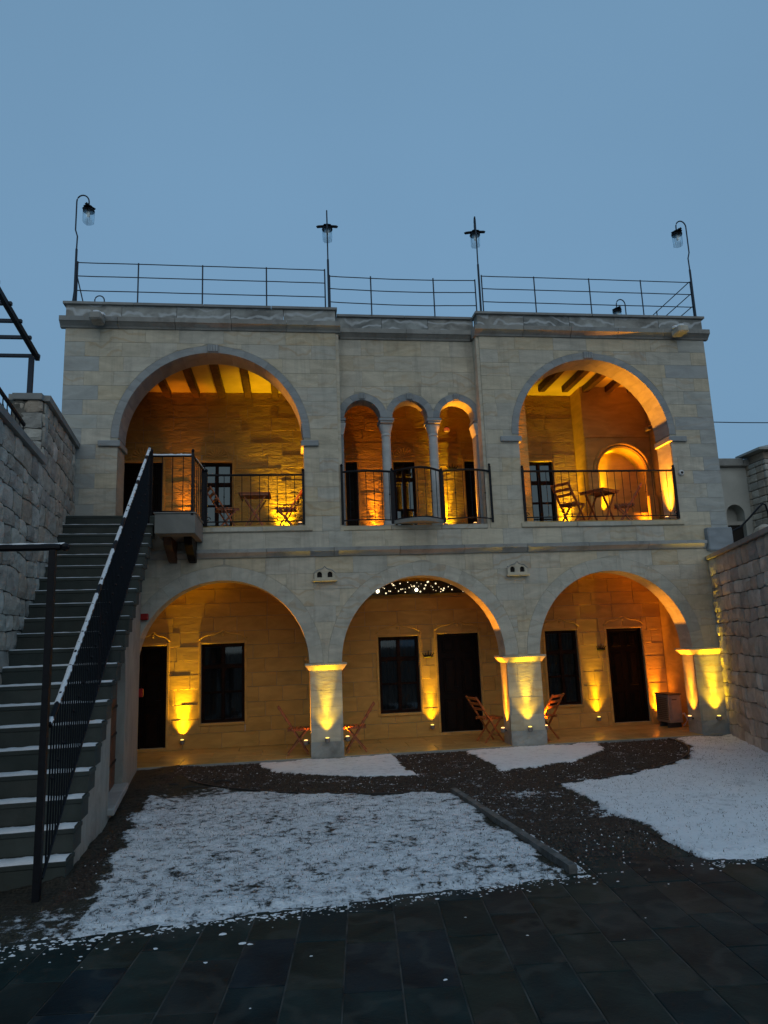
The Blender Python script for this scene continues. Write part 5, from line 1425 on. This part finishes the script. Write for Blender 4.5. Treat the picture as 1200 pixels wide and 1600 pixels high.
T = thing('terrace_railing', 'dark sloping railing with mesh on the lower stair wall', 'railing', (-3.8, -3.5, 4.74))
mb = MB(); mb.bar((-3.72, -2.72, 5.18), (-3.72, -5.0, 5.66), .035, .045); mb.bar((-3.72, -2.72, 4.82), (-3.72, -5.0, 4.82), .03, .03); mb.build('rail', M['iron'], T)
for k in range(16):
    y = -2.75-.15*k; mb = MB(); mb.bar((-3.72, y, 4.74), (-3.72, y, 5.16-(y+2.72)*.21), .012, .012, up=(1, 0, 0)); mb.build('baluster', M['iron'], T)
mb = MB()
for k in range(16): mb.bar((-3.72, -2.74-.15*k, 4.84), (-3.72, -2.74-.15*k-.3, 5.15+.03*k), .006, .006)
mb.build('mesh_panel', M['iron'], T)

# ------------------------------------------------------------------ neighbours on the right
T = thing('neighbour_house', 'plain pale rendered house beyond the rubble wall', 'house', (14, 7, 3))
mb = MB(); arched_wall(mb, 9.5, 18, 3.0, 6.45, [(12.27, .27, 5.12, 3.0)], 5.0, 5.35); mb.build('front_wall', M['render'], T)
mb = MB(); mb.box((9.5, 5.36, 3.0), (18, 11, 6.44)); mb.build('house_body', M['render'], T)
mb = MB(); mb.box((11.98, 5.15, 3.0), (12.56, 5.18, 4.82)); mb.build('arch_shade_sheet', M['dark'], T)  # near black sheet paints the shade inside the arched opening
for k in range(8):
    mb = MB(); mb.cbox((9.4+1.08*k, 4.86, 6.46), (9.4+1.08*(k+1)-.01, 5.5, 6.66+.012*(k % 3)), .02, rnd.random()); mb.build('coping_stone', M['cornice'], T)
mb = MB(); mb.box((11.97, 5.10, 4.83), (12.57, 5.16, 4.93)); mb.build('lintel', M['cornice'], T)
T = thing('stone_chimney', 'square rubble chimney with a flat slab cap beyond the wall', 'chimney', (13.3, 4.4, 3.1))
r3 = random.Random(4); z = 3.1
mb = MB(); mb.box((12.78, 4.22, 3.1), (13.78, 4.98, 6.5)); mb.build('chimney_core', M['mortar'], T)
while z < 6.45:
    h = r3.uniform(.16, .24); x = 12.76
    while x < 13.76:
        w = min(r3.uniform(.2, .42), 13.80-x)
        mb = MB(); mb.cbox((x, 4.18, z), (x+w-.015, 4.30, min(z+h-.014, 6.48)), .025, r3.random()); mb.build('rubble_stone', M['rubble'], T); x += w
    y = 4.30
    while y < 4.9:
        w = .3; mb = MB(); mb.cbox((12.745, y, z), (12.80, y+w-.015, min(z+h-.014, 6.48)), .02, r3.random()); mb.build('rubble_stone', M['rubble'], T); y += w
    z += h
for (a, b) in ((12.80, 13.0), (13.5, 13.7)):
    mb = MB(); mb.cbox((a, 4.24, 6.5), (b, 4.95, 6.72), .02, .6); mb.build('cap_support', M['rubble'], T)
mb = MB(); mb.add([(12.55, 4.05, 6.72), (14.0, 4.05, 6.72), (14.0, 5.1, 6.72), (12.55, 5.1, 6.72), (12.55, 4.05, 6.78), (14.0, 4.05, 6.78), (14.0, 5.1, 6.78), (12.55, 5.1, 6.78), (13.1, 4.45, 6.95), (13.5, 4.45, 6.95), (13.5, 4.75, 6.95), (13.1, 4.75, 6.95)],
     [(0, 1, 2, 3), (0, 1, 5, 4), (1, 2, 6, 5), (2, 3, 7, 6), (3, 0, 4, 7), (4, 5, 9, 8), (5, 6, 10, 9), (6, 7, 11, 10), (7, 4, 8, 11), (8, 9, 10, 11)]); mb.build('chimney_cap', M['cornice'], T)
T = thing('curved_handrail', 'bent black handrail rising behind the snowy coping', 'railing', (10.5, 2, 3.1))
mb = MB(); mb.tube([(9.6, 2.0, 3.98), (10.01, 2.0, 4.16), (10.30, 2.0, 4.28), (10.54, 2.0, 4.48), (10.80, 2.0, 4.72), (10.93, 2.0, 4.82), (11.0, 2.0, 4.80), (11.04, 2.0, 4.6), (11.05, 2.0, 3.1)], .022, 8); mb.build('handrail', M['iron'], T)
mb = MB(); mb.tube([(9.6, 2.0, 3.98), (9.6, 2.0, 3.1)], .02, 6); mb.build('rail_leg', M['iron'], T)
T = thing('rock_heap', 'dark rock heap behind the snowy coping near the chimney', 'rocks', (11.6, 3.2, 3.1)); mb = MB()
mb.lathe([(.45, 0), (.42, .5), (.36, 1.0), (.22, 1.35), (.05, 1.45)], (11.75, 3.2, 3.1), 9, .2); mb.v = [(p[0]+.06*noise.noise(Vector(p)*3), p[1], p[2]+.05*noise.noise(Vector(p)*4)) for p in mb.v]; mb.build('rock', M['rubble'], T)
mb = MB(); mb.tube([(8.55, 2.0, 6.78)]+[(8.55+7.5*k/10, 2.0+.6*k/10, 6.84+.36*k/10-.12*math.sin(math.pi*k/10)) for k in range(1, 11)], .012, 5); tag(mb.build('overhead_cable', M['iron']), 'thin cable running off the building to the right', 'cable')
